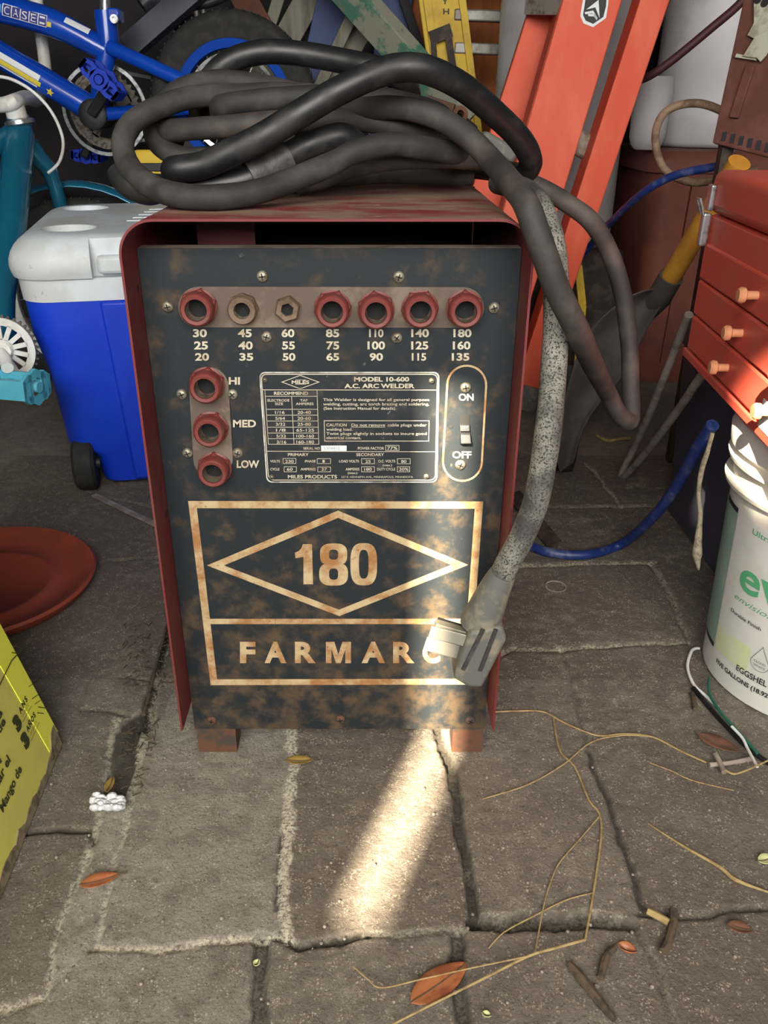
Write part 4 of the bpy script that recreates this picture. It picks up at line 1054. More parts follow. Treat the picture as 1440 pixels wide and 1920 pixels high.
M().tube([wcr+A_*.02, wcr+A_*.03+Vector((.012, 0, -.01)), PY(14, 690, 1.47)], .011, 12).build('crank_arm', MAT['bike_white'], te)
M().tube([bt_, wcr+A_*.02], .02, 14).build('bottom_bracket', MAT['bike_white'], te)
pedal(te, PY(22, 722, 1.44), (1, -.25, 0), (0, .1, 1), MAT['teal_pedal'], .115, .075, .048)
rw = Vector((-1.22, 1.35, .262)); wheel(te, rw, (.9, 1, 0), .255, .045, .2, MAT['bike_white'], 16)
for s_ in (-1, 1): M().tube([bt_, rw+Vector((.9, 1, 0)).normalized()*.06*s_], .012, 10).build('chain_stay', MAT['teal'], te)
M().tube([bt_, PY(-150, 470, 1.8), PY(-165, 400, 1.8)], .018, 12).build('seat_tube', MAT['teal'], te)

# ------------------------------------------------------------------ timber and ladders standing against the back wall
def plank(name, label, cat, a, b, Y0, Y1, w, t, mat, group=None, tofloor=True, ext=0.25, side=(1, 0, 0)):
    p, q = PY(a[0], a[1], Y0), PY(b[0], b[1], Y1)        # upper, lower
    d_ = (q-p).normalized(); p = p-d_*ext
    if tofloor: q = p+d_*((p.z-.006)/-d_.z)
    return M().beam(p, q, w, t, side).build(name, mat, label=label, cat=cat, group=group or {'plank': 'weathered grey planks behind the bicycle', 'board': 'painted boards against the back wall'}.get(name), bevel=.002, smooth=0)
plank('board', 'reddish brown speckled board leaning beside the grey slats', 'board', (460, 0), (490, 55), 2.87, 2.87, .075, .02, MAT['brown_board'], side=(1, 0, 0))
plank('plank', 'narrow weathered grey plank, the leftmost of the grey ones behind the tyre', 'plank', (522, 0), (506, 50), 2.91, 2.91, .035, .02, MAT['grey_wood'])
plank('plank', 'wide weathered grey plank leaning behind the bicycle tyre, between the brown and blue boards', 'plank', (578, 0), (538, 72), 2.83, 2.83, .075, .025, MAT['grey_wood'])
plank('plank', 'pale grey green upright plank beside the blue board', 'plank', (592, 0), (590, 100), 2.95, 2.95, .06, .02, MAT['grey_wood'])
plank('board', 'blue board leaning left, behind the wheel of the blue bicycle', 'board', (628, 0), (590, 165), 2.79, 2.79, .10, .02, MAT['blue_board'])
plank('board', 'blue board right of the green painted timber', 'board', (740, 0), (728, 160), 3.03, 3.03, .11, .02, MAT['blue_board'])
plank('plank', 'thin grey plank leaning left, just under the green timber', 'plank', (662, 26), (600, 160), 2.70, 2.70, .032, .03, MAT['grey_wood'], ext=.02)
plank('plank', 'broad grey plank leaning left, half hidden under the green timber', 'plank', (680, 52), (632, 140), 2.745, 2.745, .06, .03, MAT['grey_wood'], ext=.02)
db = loft(M(), [(-.02,2.3,.30,2.60,.03,0),(-.04,2.28,.32,2.62,.03,.62),(-.045,2.275,.325,2.625,.03,.64)])
db.build('storage_bin', MAT['dark_bin'], label='dark navy storage bin standing behind the cable coil', cat='storage bin', smooth=40)
g0_, g1_ = PY(668, 0, 2.58), PY(866, 222, 2.52)
dd = (g1_-g0_).normalized()
M().beam(g0_-dd*.35, g1_+dd*.02, .085, .045, (.4, -.6, .6)).build('timber', MAT['green_paint'], label='green timber with flaking paint, slanting down behind the cable coil', cat='timber', bevel=.003, smooth=0)
plank('pole', 'dark brown pole leaning between the blue board and the yellow ladder', 'pole', (757, 0), (797, 119), 2.985, 2.985, .028, .028, MAT['wall_brown'])
plank('board', 'orange board standing left of the yellow ladder', 'board', (782, -10), (792, 110), 3.08, 3.08, .075, .018, MAT['orange_board'])
plank('board', 'orange brown board standing right of the yellow ladder', 'board', (905, 0), (905, 200), 3.10, 3.10, .14, .018, MAT['orange_board'])

yl = thing('ladder', 'yellow ladder with aluminium rungs standing against the back wall', 'ladder', (.3, 2.8, 0))
a_, b_ = PY(828, 0, 2.84), PY(848, 150, 2.84); dd = (b_-a_).normalized()
top = a_-dd*.35; bot = a_+dd*((a_.z-.004)/-dd.z)
ra = M().beam(top, bot, .135, .03, (1, 0, 0)).build('side_rail', MAT['yellow_ladder'], yl, bevel=.004, smooth=0)
M().beam(top+Vector((-.045, -.022, 0)), bot+Vector((-.045, -.022, 0)), .02, .016, (1, 0, 0)).build('rail_flange', MAT['yellow_ladder'], ra, smooth=0)
M().beam(top+Vector((.058, -.022, 0)), bot+Vector((.058, -.022, 0)), .02, .016, (1, 0, 0)).build('rail_flange', MAT['yellow_ladder'], ra, smooth=0)
a2 = top+Vector((.33, .0, 0)); b2 = bot+Vector((.33, .0, 0))
M().beam(a2, b2, .06, .03, (1, 0, 0)).build('side_rail', MAT['yellow_ladder'], yl, bevel=.004, smooth=0)
for yy in (-60, 28, 90, 190, 330):
    p = PY(870, yy, 2.84); M().beam(Vector((p.x-.03, 2.84, p.z)), Vector((p.x+.27, 2.84, p.z-.01)), .03, .04, (0, 0, 1)).build('rung', MAT['aluminium'], yl, smooth=0, bevel=.004)
bp_ = [PY(806, 72, 2.805), PY(846, 56, 2.805)]
M().beam(bp_[0], bp_[1], .035, .012, (0, 0, 1)).beam(PY(812, 70, 2.805), PY(818, 160, 2.80), .016, .01, (1, 0, 0)).beam(PY(840, 66, 2.805), PY(853, 150, 2.80), .02, .01, (1, 0, 0)).build('spreader_bracket', MAT['dark_steel'], yl, smooth=0)
hh = M(); text(hh, 'H', lambda x, y: PY(x, -y, 2.8235), 831, 842, -27, -16, .02); hh.build('rail_lettering', MAT['ink_black'], ra, smooth=0)
gg = M(); text(gg, 'Y', lambda x, y: PY(x, -y, 2.8235), 829, 840, -8, 2, .02); gg.build('rail_lettering', MAT['ink_black'], ra, smooth=0)
# dark bits above the tyre
plank('pole', 'dark grey bar slanting down to the left above the tyre of the blue bicycle', 'pole', (325, 18), (240, 92), 2.62, 2.6, .06, .04, MAT['black_bin'], tofloor=False, ext=.1)
M().tube([PY(345, 18, 2.66), PY(365, 10, 2.66), PY(400, 2, 2.66), PY(440, -20, 2.66), PY(470, -60, 2.7)], .013, 12, 4).build('handle', MAT['black_plastic'], label='black curved handle bar above the bicycle tyre', cat='handle')
M().tube([PY(265, 10, 2.74), PY(290, -6, 2.75), PY(320, 10, 2.75), PY(342, 36, 2.76), PY(352, 60, 2.78)], .035, 14, 4).build('seat_pad', MAT['black_bin'], label='dark padded seat at the top left above the blue bicycle', cat='seat')
for i, x in enumerate((345, 365, 378, 640-0)):
    if i < 3: M().tube([PY(x, -20, 3.0), PY(x+6, 60, 3.0)], .006, 8).build('rod', MAT['aluminium'], label=('left', 'middle', 'right')[i]+'most of three thin pale rods behind the bicycle tyre' if i != 1 else 'middle one of three thin pale rods behind the bicycle tyre', cat='rod', group='thin pale rods behind the tyre')
# ------------------------------------------------------------------ orange stepladder
ol_ = thing('stepladder', 'orange stepladder with a black arrow sticker standing right of the welder', 'ladder', (.45, 2.15, 0))
def rail(a, b, Ya, Yb, w, t, name, mat, par, foot=None, ext=.3, side=(1, 0, 0)):
    p, q = PY(a[0], a[1], Ya), PY(b[0], b[1], Yb); d_ = (q-p).normalized(); p = p-d_*ext
    q = p+d_*((p.z-(.05 if foot else .004))/-d_.z)
    o = M().beam(p, q, w, t, side).build(name, mat, par, bevel=.003, smooth=0)
    if foot: M().beam(q-d_*.02, q+d_*.048, w+.012, t+.014, side).build('foot', MAT['plug_grey'], par, bevel=.004, smooth=0)
    return o, p, q, d_
o1, p1, q1, d1 = rail((1109, 0), (1012, 330), 2.12, 2.08, .125, .028, 'front_rail', MAT['ladder_orange'], ol_, True)
M().beam(p1+Vector((-.058, .035, 0)), q1+Vector((-.058, .035, 0)), .012, .08, (1, 0, 0)).build('rail_flange', MAT['ladder_orange'], o1, smooth=0)
o2, p2, q2, d2 = rail((1038, 0), (960, 240), 2.27, 2.25, .10, .03, 'back_rail', MAT['ladder_orange'], ol_, True)
o3, p3, q3, d3 = rail((1225, 0), (1002, 680), 2.10, 2.10, .062, .03, 'rear_leg', MAT['ladder_orange'], ol_, True)
M().beam(p3+Vector((-.026, .03, 0)), q3+Vector((-.026, .03, 0)), .010, .06, (1, 0, 0)).build('leg_flange', MAT['ladder_orange'], o3, smooth=0)
M().beam(PY(1000, 14, 2.24), PY(1068, 14, 2.13), .03, .05, (0, 0, 1)).build('step', MAT['ladder_step'], ol_, smooth=0)
M().beam(PY(1062, 252, 2.16), PY(1125, 292, 2.16), .055, .03, (0, 0, 1)).build('brace', MAT['ladder_step'], ol_, bevel=.008)
# arrow sticker on the front rail
nrm = Vector((0, -1, 0)); so_ = PY(1118, 14, 2.10)
pl_n = (p1-q1).normalized().cross(Vector((1, 0, 0))).normalized(); pl_n = pl_n if pl_n.y < 0 else -pl_n
po = (p1+q1)/2+pl_n*.0146
sk = lambda x, y, o=0.0: PPL(x, y, po, pl_n)+pl_n*o
stk = M().prism([sk(*q) for q in ((1096,-14),(1142,-14),(1140,10),(1136,34),(1112,51),(1094,44),(1088,30),(1091,10))], pl_n*.0006).build('sticker', MAT['sticker_white'], o1, smooth=0)
M().prism([sk(*q, .0007) for q in ((1099,-14),(1138,-14),(1136,12),(1131,32),(1112,45),(1098,39),(1093,28),(1096,10))], pl_n*.0003).build('sticker_panel', MAT['ink_black'], o1, smooth=0)
ar = M().prism([sk(*q, .0011) for q in ((1122,0),(1124,34),(1116,14),(1099,18))], pl_n*.0003)
for k in (0, 6):
    ar.prism([sk(*q, .0011) for q in ((1096+k,23+k*.6),(1112+k*.5,20+k),(1120,34+k*.2),(1118,38),(1111+k*.4,25+k),(1097+k,27+k*.6))], pl_n*.0003)
ar.build('sticker_arrow', MAT['sticker_white'], o1, smooth=0)

# ------------------------------------------------------------------ drums, bins and crates behind
ct = loft(M(), [(.335,2.37,.705,2.76,.02,0),(.335,2.37,.705,2.76,.02,.36)]); ct.build('crate', MAT['dark_steel'], label='low dark crate under the white drum behind the orange stepladder', cat='crate')
def drum(c, r, z0, z1, label):
    t = thing('drum', label, 'drum', (c[0], c[1], z0), 'white drums by the back wall')
    M().lathe([(r*.93, z0), (r, z0+.012), (r, z0+.06), (r*1.012, z0+.07), (r, z0+.08), (r, z1*.6), (r*1.012, z1*.6+.012), (r, z1*.6+.024), (r, z1-.03), (r*.96, z1)], (c[0], c[1], 0), (0, 0, 1), 56).build('barrel', MAT['drum_white'], t, smooth=50)
    M().lathe([(r*.9, z1), (r*.9, z1+.01)], (c[0], c[1], 0), (0, 0, 1), 40).build('drum_lid', MAT['drum_white'], t)
drum((.525, 2.565), .178, .362, 1.3, 'white drum behind the orange stepladder rails')
drum((.965, 2.60), .165, .622, 1.35, 'white drum right of the orange stepladder, on the brown bin')
bb = thing('bin', 'large reddish brown bin under the right-hand white drum', 'bin', (.98, 2.56, 0))
loft(M(), [(.765,2.34,1.20,2.80,.05,0),(.735,2.31,1.23,2.83,.05,.57)]).build('body', MAT['brown_bin'], bb, smooth=40)
loft(M(), [(.722,2.295,1.245,2.845,.06,.57),(.722,2.295,1.245,2.845,.06,.60),(.74,2.31,1.23,2.83,.05,.62)]).build('lid', MAT['brown_bin'], bb, smooth=40)
for x in (.84, .94, 1.05): M().beam((x, 2.335, .06), (x, 2.305, .54), .012, .012, (1, 0, 0)).build('rib', MAT['brown_bin'], bb, smooth=0)
bo = PY(1212, 270, 2.38)
M().lathe([(.03, 0), (.041, .012), (.046, .03), (.048, .11), (.05, .115), (.05, .13), (.046, .17)], (bo.x, 2.38, .622), (0, 0, 1), 30).build('bottle', MAT['drum_white'], label='small pale cylinder on the brown bin beside the orange stepladder', cat='bottle')
plank('board', 'dark brown board standing between the two white drums', 'board', (1180, 0), (1190, 150), 2.90, 2.90, .12, .02, MAT['wall_brown'])
M().tube([PY(1420, -40, 2.15), PY(1390, 4, 2.15), PY(1330, 56, 2.15), PY(1262, 112, 2.16), PY(1222, 140, 2.18), PY(1198, 150, 2.22), PY(1170, 152, 2.3)], .0095, 12, 6).build('hose', MAT['hose_maroon'], label='dark maroon hose slanting down in front of the right white drum', cat='hose')
M().tube([PY(1420, 260, 1.95), PY(1370, 218, 1.96), PY(1322, 196, 1.97), PY(1278, 196, 1.98), PY(1244, 214, 1.99), PY(1229, 252, 2.0), PY(1236, 298, 2.0), PY(1256, 326, 1.99), PY(1300, 342, 1.96), PY(1360, 334, 1.92), PY(1420, 318, 1.9)], .0085, 12, 6).build('hose', MAT['hose_beige'], label='beige hose bent in an open loop above the red toolbox', cat='hose')
hb_ = [PY(1400, 306, 1.78), PY(1345, 312, 1.80), PY(1262, 330, 1.86), PY(1200, 366, 1.92), PY(1132, 430, 2.08), PY(1106, 462, 2.17), PY(1080, 494, 2.2), PY(1056, 535, 2.2), PY(1042, 575, 2.2)]
hb_ += [PY(1030, 630, 2.22), PZ(1014, 706, .009)]
M().tube(hb_, .0085, 12, 6).build('hose', MAT['hose_blue'], label='scuffed blue hose slanting up behind the orange stepladder towards the toolbox', cat='hose')
M().beam(PY(1084, 498, 2.26), PY(1092, 572, 2.26), .02, .006, (1, 0, 0)).beam(PY(1092, 572, 2.26), Vector((PY(1094, 600, 2.26).x, 2.26, .004)), .02, .006, (1, 0, 0)).build('strip', MAT['yellow_ladder'], label='thin yellow strip standing behind the orange rear leg', cat='strip', smooth=0)

# ------------------------------------------------------------------ slotted brown panel on legs, pale bracket
sp_ = thing('chair_back', 'worn brown slotted plastic panel standing behind the red toolbox', 'panel', (.78, 1.75, 0))
pc_ = [PY(1402, -40, 1.78), PY(1335, 268, 1.74), PY(1480, 306, 1.62), PY(1580, -40, 1.66)]
nn = (pc_[1]-pc_[0]).cross(pc_[3]-pc_[0]).normalized(); nn = nn if nn.y < 0 else -nn
pan = M().prism(pc_, nn*-.014).build('back_panel', MAT['rust_panel'], sp_, smooth=0, bevel=.003)
e1 = (pc_[2]-pc_[1]).normalized(); e2 = (pc_[0]-pc_[1]).normalized()
M().beam(pc_[1]+e1*.035+e2*.05+nn*.003, pc_[1]+e1*.045+e2*.14+nn*.003, .018, .008, e1).build('raised_rib', MAT['rust_panel'], pan, bevel=.002, smooth=0)
for i in range(7):
    b0 = pc_[1]+e1*(.022+.018*i)+e2*.008+nn*.0006; M().beam(b0, b0+e2*.016, .008, .002, e1).build('slot', MAT['knob_tan'] if False else MAT['wall_dark'], pan, smooth=0)
for k in (.03, .20):
    t0 = pc_[1]+e1*k; M().box((t0.x, t0.y+.016, .0), (t0.x+.022, t0.y+.038, t0.z+.05)).build('leg', MAT['dark_steel'], sp_, smooth=0)
br = thing('bracket', 'pale grey metal bracket hanging on the brown panel at the top right corner', 'bracket', (.80, 1.66, .9))
bkf = lambda x, y, o=.004: PPL(x, y, pc_[1], nn)+nn*o
M().prism([bkf(*q) for q in ((1413,-30),(1416,10),(1416,45),(1404,68),(1415,74),(1440,60),(1470,30),(1470,-30))], nn*.004).build('plate', MAT['pale_bracket'], br, bevel=.001, smooth=0)
M().prism([bkf(*q, .009) for q in ((1420,72),(1398,108),(1407,110),(1424,112),(1430,119),(1440,108),(1470,60),(1470,40),(1440,60))], nn*.004).build('hook', MAT['pale_bracket'], br, bevel=.001, smooth=0)
for q in ((1424, 2), (1437, 8)):
    c = bkf(q[0], q[1], .0085); M().lathe([(.007, 0), (.007, .001)], c, nn, 14).build('hole', MAT['slot_dark'], br)
M().beam(bkf(1383, 106, .006), bkf(1421, 112, .006), .006, .006, e2).build('pin', MAT['pale_bracket'], br, smooth=0)

# ------------------------------------------------------------------ black tub, bucket, toolbox
tb_ = thing('tub', 'black plastic tub standing under the far end of the red toolbox', 'tub', (.76, 1.38, 0))
loft(M(), [(.595,1.18,.96,1.53,.05,.002),(.578,1.15,.99,1.545,.05,.34)]).build('body', MAT['black_bin'], tb_, smooth=40)
loft(M(), [(.568,1.14,1.0,1.55,.05,.34),(.568,1.14,1.0,1.55,.05,.372),(.59,1.155,.985,1.535,.05,.383)]).build('lid', MAT['black_bin'], tb_, smooth=40)
BC = Vector((.622, .965, 0))
bu = thing('paint_bucket', 'white five gallon paint bucket with a green eve logo at the right edge', 'bucket', (BC.x, BC.y, 0))
r0, r1 = .137, .149
rad = lambda z: r0+(r1-r0)*z/.36
M().lathe([(r0-.012, .004), (r0-.004, .0), (r0, .004), (rad(.285), .285), (rad(.29)+.010, .288), (rad(.29)+.011, .293), (rad(.295)+.001, .296), (rad(.318), .318), (rad(.32)+.010, .321), (rad(.32)+.011, .326), (rad(.33), .330), (rad(.345), .345), (rad(.35), .35)], BC, (0, 0, 1), 64).build('pail', MAT['bucket_white'], bu, smooth=35)
M().lathe([(rad(.34)+.002, .338), (rad(.35)+.010, .34), (rad(.35)+.012, .36), (rad(.35)+.006, .372), (rad(.35)-.004, .374), (rad(.35)-.010, .366), (.02, .366)], BC, (0, 0, 1), 64).build('bucket_lid', MAT['bucket_white'], bu, smooth=35)
def pcyl(x, y, rr=None):               # pixel -> (angle, z) on the bucket's side
    o = Vector((0, 0, CAMH)); d_ = Vector(ray(x, y)); lo = None
    for k in range(400):
        t = .75+.6*k/400; p = o+d_*t
        if math.hypot(p.x-BC.x, p.y-BC.y) <= rad(p.z): return (math.atan2(p.y-BC.y, p.x-BC.x), p.z)
    return None
def cyl(u, z, o=.0008):                 # u metres round the bucket -> point
    a = u/r0; rr = rad(z)+o; return Vector((BC.x+math.cos(a)*rr, BC.y+math.sin(a)*rr, z))
def cpatch(m, u0, u1, z0, z1, o, n=24, nz=8):
    vs = [cyl(u0+(u1-u0)*i/n, z0+(z1-z0)*j/nz, o) for j in range(nz+1) for i in range(n+1)]
    return m.add(vs, [(j*(n+1)+i, j*(n+1)+i+1, (j+1)*(n+1)+i+1, (j+1)*(n+1)+i) for j in range(nz) for i in range(n)])
U = lambda deg: math.radians(deg)*r0
lb = cpatch(M(), U(-178), U(-40), .048, .262, .0006, 60).build('label', MAT['label_white'], bu, smooth=60)
a_l, z_l = pcyl(1398, 985) or (-2.7, .22)
ua = lambda x, y: (lambda q: (q[0]*r0, q[1]))(pcyl(x, y))
def ctext(body, xs, ys, xe, ye, capm, mat, bold=.01, name='label_lettering', o=.0012, **k):
    u0, z0 = ua(xs, ys); u1, _ = ua(xe, ye); t_ = M()
    text(t_, body, lambda x, y: cyl(x, y, o), u0, u1, z0, z0+capm, bold, **k); return t_.build(name, mat, lb, smooth=0)
DBG = [ua(*q) for q in ((1398,985),(1412,1010),(1385,1095),(1430,1120),(1362,1235),(1347,1250))]
0 and print('BUCKET', [(round(math.degrees(a/r0)), round(z, 3)) for a, z in DBG])
cpatch(M(), U(-205), U(-178.5), .05, .258, .0007, 12).build('side_panel', MAT['label_green'], lb, smooth=60)
cpatch(M(), U(-196), U(-178.5), .256, .263, .001, 8, 1).build('side_panel_rule', MAT['ink_black'], lb, smooth=60)
cpatch(M(), U(-196), U(-178.5), .046, .053, .001, 8, 1).build('side_panel_rule', MAT['ink_black'], lb, smooth=60)
cpatch(M(), U(-177), U(-150), .052, .09, .0009, 12).build('lime_tint', MAT['label_lime'], lb, smooth=60)
u0, zz = ua(1414, 1008); uw = .008
def lab(body, u, z, width, cap, mat, bold=.01, **k):
    t_ = M(); text(t_, body, lambda x, y: cyl(x, y, .0013), u, u+width, z, z+cap, bold, cuts=max(4, int(width/.002)), **k); t_.build('label_lettering', mat, lb, smooth=0)
LABU = {}
for key, px in (('ultra', (1413,1000)), ('eve', (1386,1100)), ('env', (1380,1120)), ('dur', (1372,1145)), ('fin', (1412,1190)), ('egg', (1381,1255)), ('five', (1347,1228)), ('drop', (1402,1245))):
    LABU[key] = ua(*px)
u, z = LABU['ultra']; lab('Ultra Pr', u, z, .047, .0075, MAT['ink_green'], .01)
u, z = LABU['eve']; lab('eve', u, z, .100, .046, MAT['ink_green'], .02); LZ = z
lf = M(); lu, lz = u+.082, z+.052
lf.add([cyl(lu+dx, lz+dz, .0013) for dx, dz in ((0,0),(-.004,.014),(-.004,.03),(.004,.022),(.008,.008))], [(0,4,3,2,1)]); lf.build('leaf_mark', MAT['ink_leaf'], lb, smooth=0)
u, z = LABU['env']; lab('envision a b', u, z, .088, .0085, MAT['ink_green'], -.005, shear=.35)
u, z = LABU['dur']; lab('Durable Finish', u, z, .050, .0052, MAT['ink_black'], .01); lab('\u2022 Washa', u+.060, z, .028, .0052, MAT['ink_black'], .01)
u, z = LABU['egg']; lab('EGGSHEL', u, z, ua(1438,1287)[0]-u, .0092, MAT['ink_black'], .02); EGZ = z
u, z = LABU['five']; lab('FIVE GALLONS (18.92', u, EGZ-.0155, ua(1440,1308)[0]-u, .0072, MAT['ink_black'], .03)
u, z = LABU['drop']; dp = M()
pts = []
for k in range(24):
    t = 2*math.pi*k/24-math.pi/2; rr = .0125; x = rr*math.cos(t); y = rr*math.sin(t)
    if y > 0: x *= (1-y/rr)**.8; y *= 2.1
    pts.append((x, y))
for (xa, ya), (xb, yb) in zip(pts, pts[1:]+pts[:1]):
    d_ = Vector((xb-xa, yb-ya)).normalized(); nx_, ny_ = -d_.y*.0005, d_.x*.0005
    dp.add([cyl(u+.016+xa+nx_, z+.012+ya+ny_, .0012), cyl(u+.016+xb+nx_, z+.012+yb+ny_, .0012), cyl(u+.016+xb-nx_, z+.012+yb-ny_, .0012), cyl(u+.016+xa-nx_, z+.012+ya-ny_, .0012)], [(0,1,2,3)])
dp.build('drop_mark', MAT['ink_grey'], lb, smooth=0)
lab('CLOUD', u+.008, z+.011, .016, .0036, MAT['ink_grey'], .02); lab('WHITE', u+.008, z+.005, .016, .0036, MAT['ink_grey'], .02)

TZ0, TZ1 = .386, .650
tA, tB = Vector((.481, 1.242, 0)), Vector((.438, .74, 0)); tdir = (tB-tA).normalized(); tin = Vector((-tdir.y, tdir.x, 0)); tin = tin if tin.x > 0 else -tin; LT = (tB-tA).length; WT = .26
tx = thing('toolbox', 'red metal toolbox with drawers and pale knobs, resting on the bucket', 'toolbox', (tA.x+.12, 1.0, TZ0))
tp_ = lambda s_, d_, z: tA+tdir*s_+tin*d_+Vector((0, 0, z))
def tbox(s0, s1, d0, d1, z0, z1, m=None):
    return (m or M()).hexa([tp_(s0,d0,z0), tp_(s1,d0,z0), tp_(s1,d1,z0), tp_(s0,d1,z0)], [tp_(s0,d0,z1), tp_(s1,d0,z1), tp_(s1,d1,z1), tp_(s0,d1,z1)])
hT = TZ1-TZ0
tbox(0, LT, .004, WT, TZ0+.012, TZ0+.78*hT).build('body', MAT['toolbox_red'], tx, bevel=.004, smooth=0)
tbox(-.004, LT+.004, -.004, WT+.004, TZ0, TZ0+.0125).build('bottom_tray', MAT['toolbox_red'], tx, bevel=.002, smooth=0)
tbox(-.003, LT+.003, -.003, WT+.003, TZ0+.785*hT, TZ1).build('lid', MAT['toolbox_red'], tx, bevel=.013, seg=4, smooth=60)
tbox(.004, LT-.004, 0, .006, TZ0+.61*hT, TZ0+.775*hT).build('upper_front', MAT['toolbox_red'], tx, bevel=.002, smooth=0)
kn = [((1425, 557), 2), ((1393, 640), 1), ((1364, 715), 0)]
fo, fn2 = tp_(0, 0, 0), -tin
for (px, i) in kn:
    z0 = TZ0+.016+i*.195*hT; z1 = z0+.185*hT
    dr = tbox(.012, LT-.012, -.003, .004, z0, z1).build('drawer', MAT['toolbox_red'], tx, bevel=.003, smooth=0)
    for sh in (0, .17):
        c = PPL(px[0], px[1], fo, fn2)+tdir*sh; c.z = (z0+z1)/2+ (0.0)
        M().lathe([(.0052, .002), (.0052, .016), (.009, .018), (.0095, .023), (.007, .026)], c, fn2, 18).build('knob', MAT['knob_tan'], dr)
lt = tbox(.004, .026, -.010, -.003, TZ0+.80*hT, TZ0+.93*hT).build('latch', MAT['chrome'], tx, bevel=.002, smooth=0)
tbox(.007, .023, -.014, -.002, TZ0+.62*hT, TZ0+.79*hT).build('latch_hasp', MAT['chrome'], lt, bevel=.003, smooth=0)
M().tube([tp_(.008, -.014, TZ0+.78*hT), tp_(.008, -.022, TZ0+.86*hT), tp_(.022, -.022, TZ0+.86*hT), tp_(.022, -.014, TZ0+.78*hT)], .002, 8).build('latch_wire', MAT['chrome'], lt)
tl = PPL(1434, 800, fo, fn2)
s0 = (tl-tA).dot(tdir); tbox(s0-.01, s0+.04, -.0045, -.0034, TZ0+.012, TZ0+.045).build('paper_label', MAT['label_white'], tx, smooth=0)

# ------------------------------------------------------------------ shovel, rods, hose, rope
sv = thing('shovel', 'dusty dark steel shovel with yellow handle leaning blade-down between stepladder and toolbox', 'shovel', (.5, 1.63, 0))
rows = [((1230,541),(1250,557)), ((1186,546),(1246,566)), ((1122,597),(1214,614)), ((1087,640),(1197,655)), ((1064,720),(1176,702)), ((1047,800),(1128,748)), ((1042,858),(1090,800)), ((1050,890),(1076,872))]
vs = []; nc = 9
for i, (l, r) in enumerate(rows):
    t = i/(len(rows)-1); Yr = 1.585+.055*t
    for j in range(nc):
        s_ = j/(nc-1); x = l[0]+(r[0]-l[0])*s_; y = l[1]+(r[1]-l[1])*s_
        vs.append(PY(x, y, Yr+.028*(1-(2*s_-1)**2)*(1-t*.5)))
m = M().add(vs, [(i*nc+j, i*nc+j+1, (i+1)*nc+j+1, (i+1)*nc+j) for i in range(len(rows)-1) for j in range(nc-1)])
bl = m.build('blade', MAT['shovel_steel'], sv, smooth=60, solid=.004, sub=1)
hx0, hx1 = PY(1246, 540, 1.60), PY(1358, 352, 1.47); hd = (hx1-hx0).normalized()
M().tube([hx0+hd*.012, hx1+hd*.05], .0185, 18).build('handle', MAT['handle_yellow'], sv)
M().tube([hx0-hd*.10+Vector((0, .012, 0)), hx0-hd*.03, hx0+hd*.03], [.012, .024, .0225], 18).build('socket_sleeve', MAT['shovel_steel'], sv)
jg = M().tube([PY(1068, 690, 1.80), PY(1064, 760, 1.76), PY(1061, 840, 1.70), PY(1059, 882, 1.67)], [.03, .028, .027, .017], 16, 4)
jg.build('post', MAT['black_plastic'], label='black rounded plastic post standing behind the power cord', cat='post')
M().tube([PY(1292, 590, 1.36), PY(1268, 650, 1.42), PY(1240, 722, 1.46), PY(1212, 790, 1.54), PY(1188, 842, 1.62), PZ(1166, 886, .0075), PZ(1172, 892, .0075), PY(1200, 862, 1.56), PY(1232, 822, 1.45), PY(1275, 764, 1.33), PY(1306, 718, 1.245), PY(1324, 694, 1.215)], .0072, 12, 4).build('rod', MAT['rod_grey'], label='grey rod bent into a narrow V below the red toolbox', cat='rod')
hz = [PY(1336, 797, 1.05), PY(1305, 845, 1.09), PY(1268, 912, 1.16), PY(1222, 972, 1.23), PZ(1165, 1020, .011), PZ(1100, 1040, .009), PZ(1030, 1036, .009), PZ(985, 1018, .009), PZ(930, 990, .009), PZ(870, 960, .009)]
M().tube(hz, .0088, 14, 7).build('hose', MAT['hose_blue'], label='blue hose lying in a curve on the paving right of the welder', cat='hose')
M().tube([PY(1336, 812, 1.0), PY(1327, 845, 1.0), PY(1316, 880, 1.0), PY(1310, 922, 1.0), PY(1313, 965, 1.0), PY(1310, 1000, 1.0), PY(1307, 1040, 1.0), PY(1310, 1068, 1.0)], [.0028, .0030, .003, .003, .003, .0045, .007, .0015], 10, 5, wob=.3).build('rope', MAT['rope'], label='frayed pale rope end hanging under the red toolbox', cat='rope')
# ------------------------------------------------------------------ yellow carton at the left edge
cA = PZ(117, 1392); cB = PZ(-2, 1690); cdir = (cA-cB).normalized()          # bottom edge of the printed side
cup = (PY(0, 1090, .86)-cA); cup = (cup-cdir*cup.dot(cdir)); lean = cup.normalized()
cup = lean*.52; back = Vector((-cdir.y, cdir.x, 0)); back = back if back.x < 0 else -back  # unseen upper part made tall to cast shade on the paving behind
cn = cdir.cross(lean).normalized(); cn = cn if cn.x > 0 else -cn
cS = cA-cdir*.52
cx_ = thing('carton', 'bright yellow printed carton with a torn lower edge at the left side', 'carton', ((cA.x-.17), (cA.y+cS.y)/2, 0))
bt0 = [cS, cA, cA+back*.34, cS+back*.34]
car = M().hexa([p+Vector((0, 0, .003)) for p in bt0], [p+cup+Vector((0, 0, .003)) for p in bt0]).build('box', MAT['box_yellow'], cx_, smooth=0, bevel=.002)
cf = lambda s_, t, o=.0008: cA+Vector((0, 0, .003))+cdir*s_+lean*t+cn*o        # s from the far corner, t up
cst = lambda x, y: (lambda p: ((p-cA).dot(cdir), (p-cA).dot(lean)))(PPL(x, y, cA, cn))
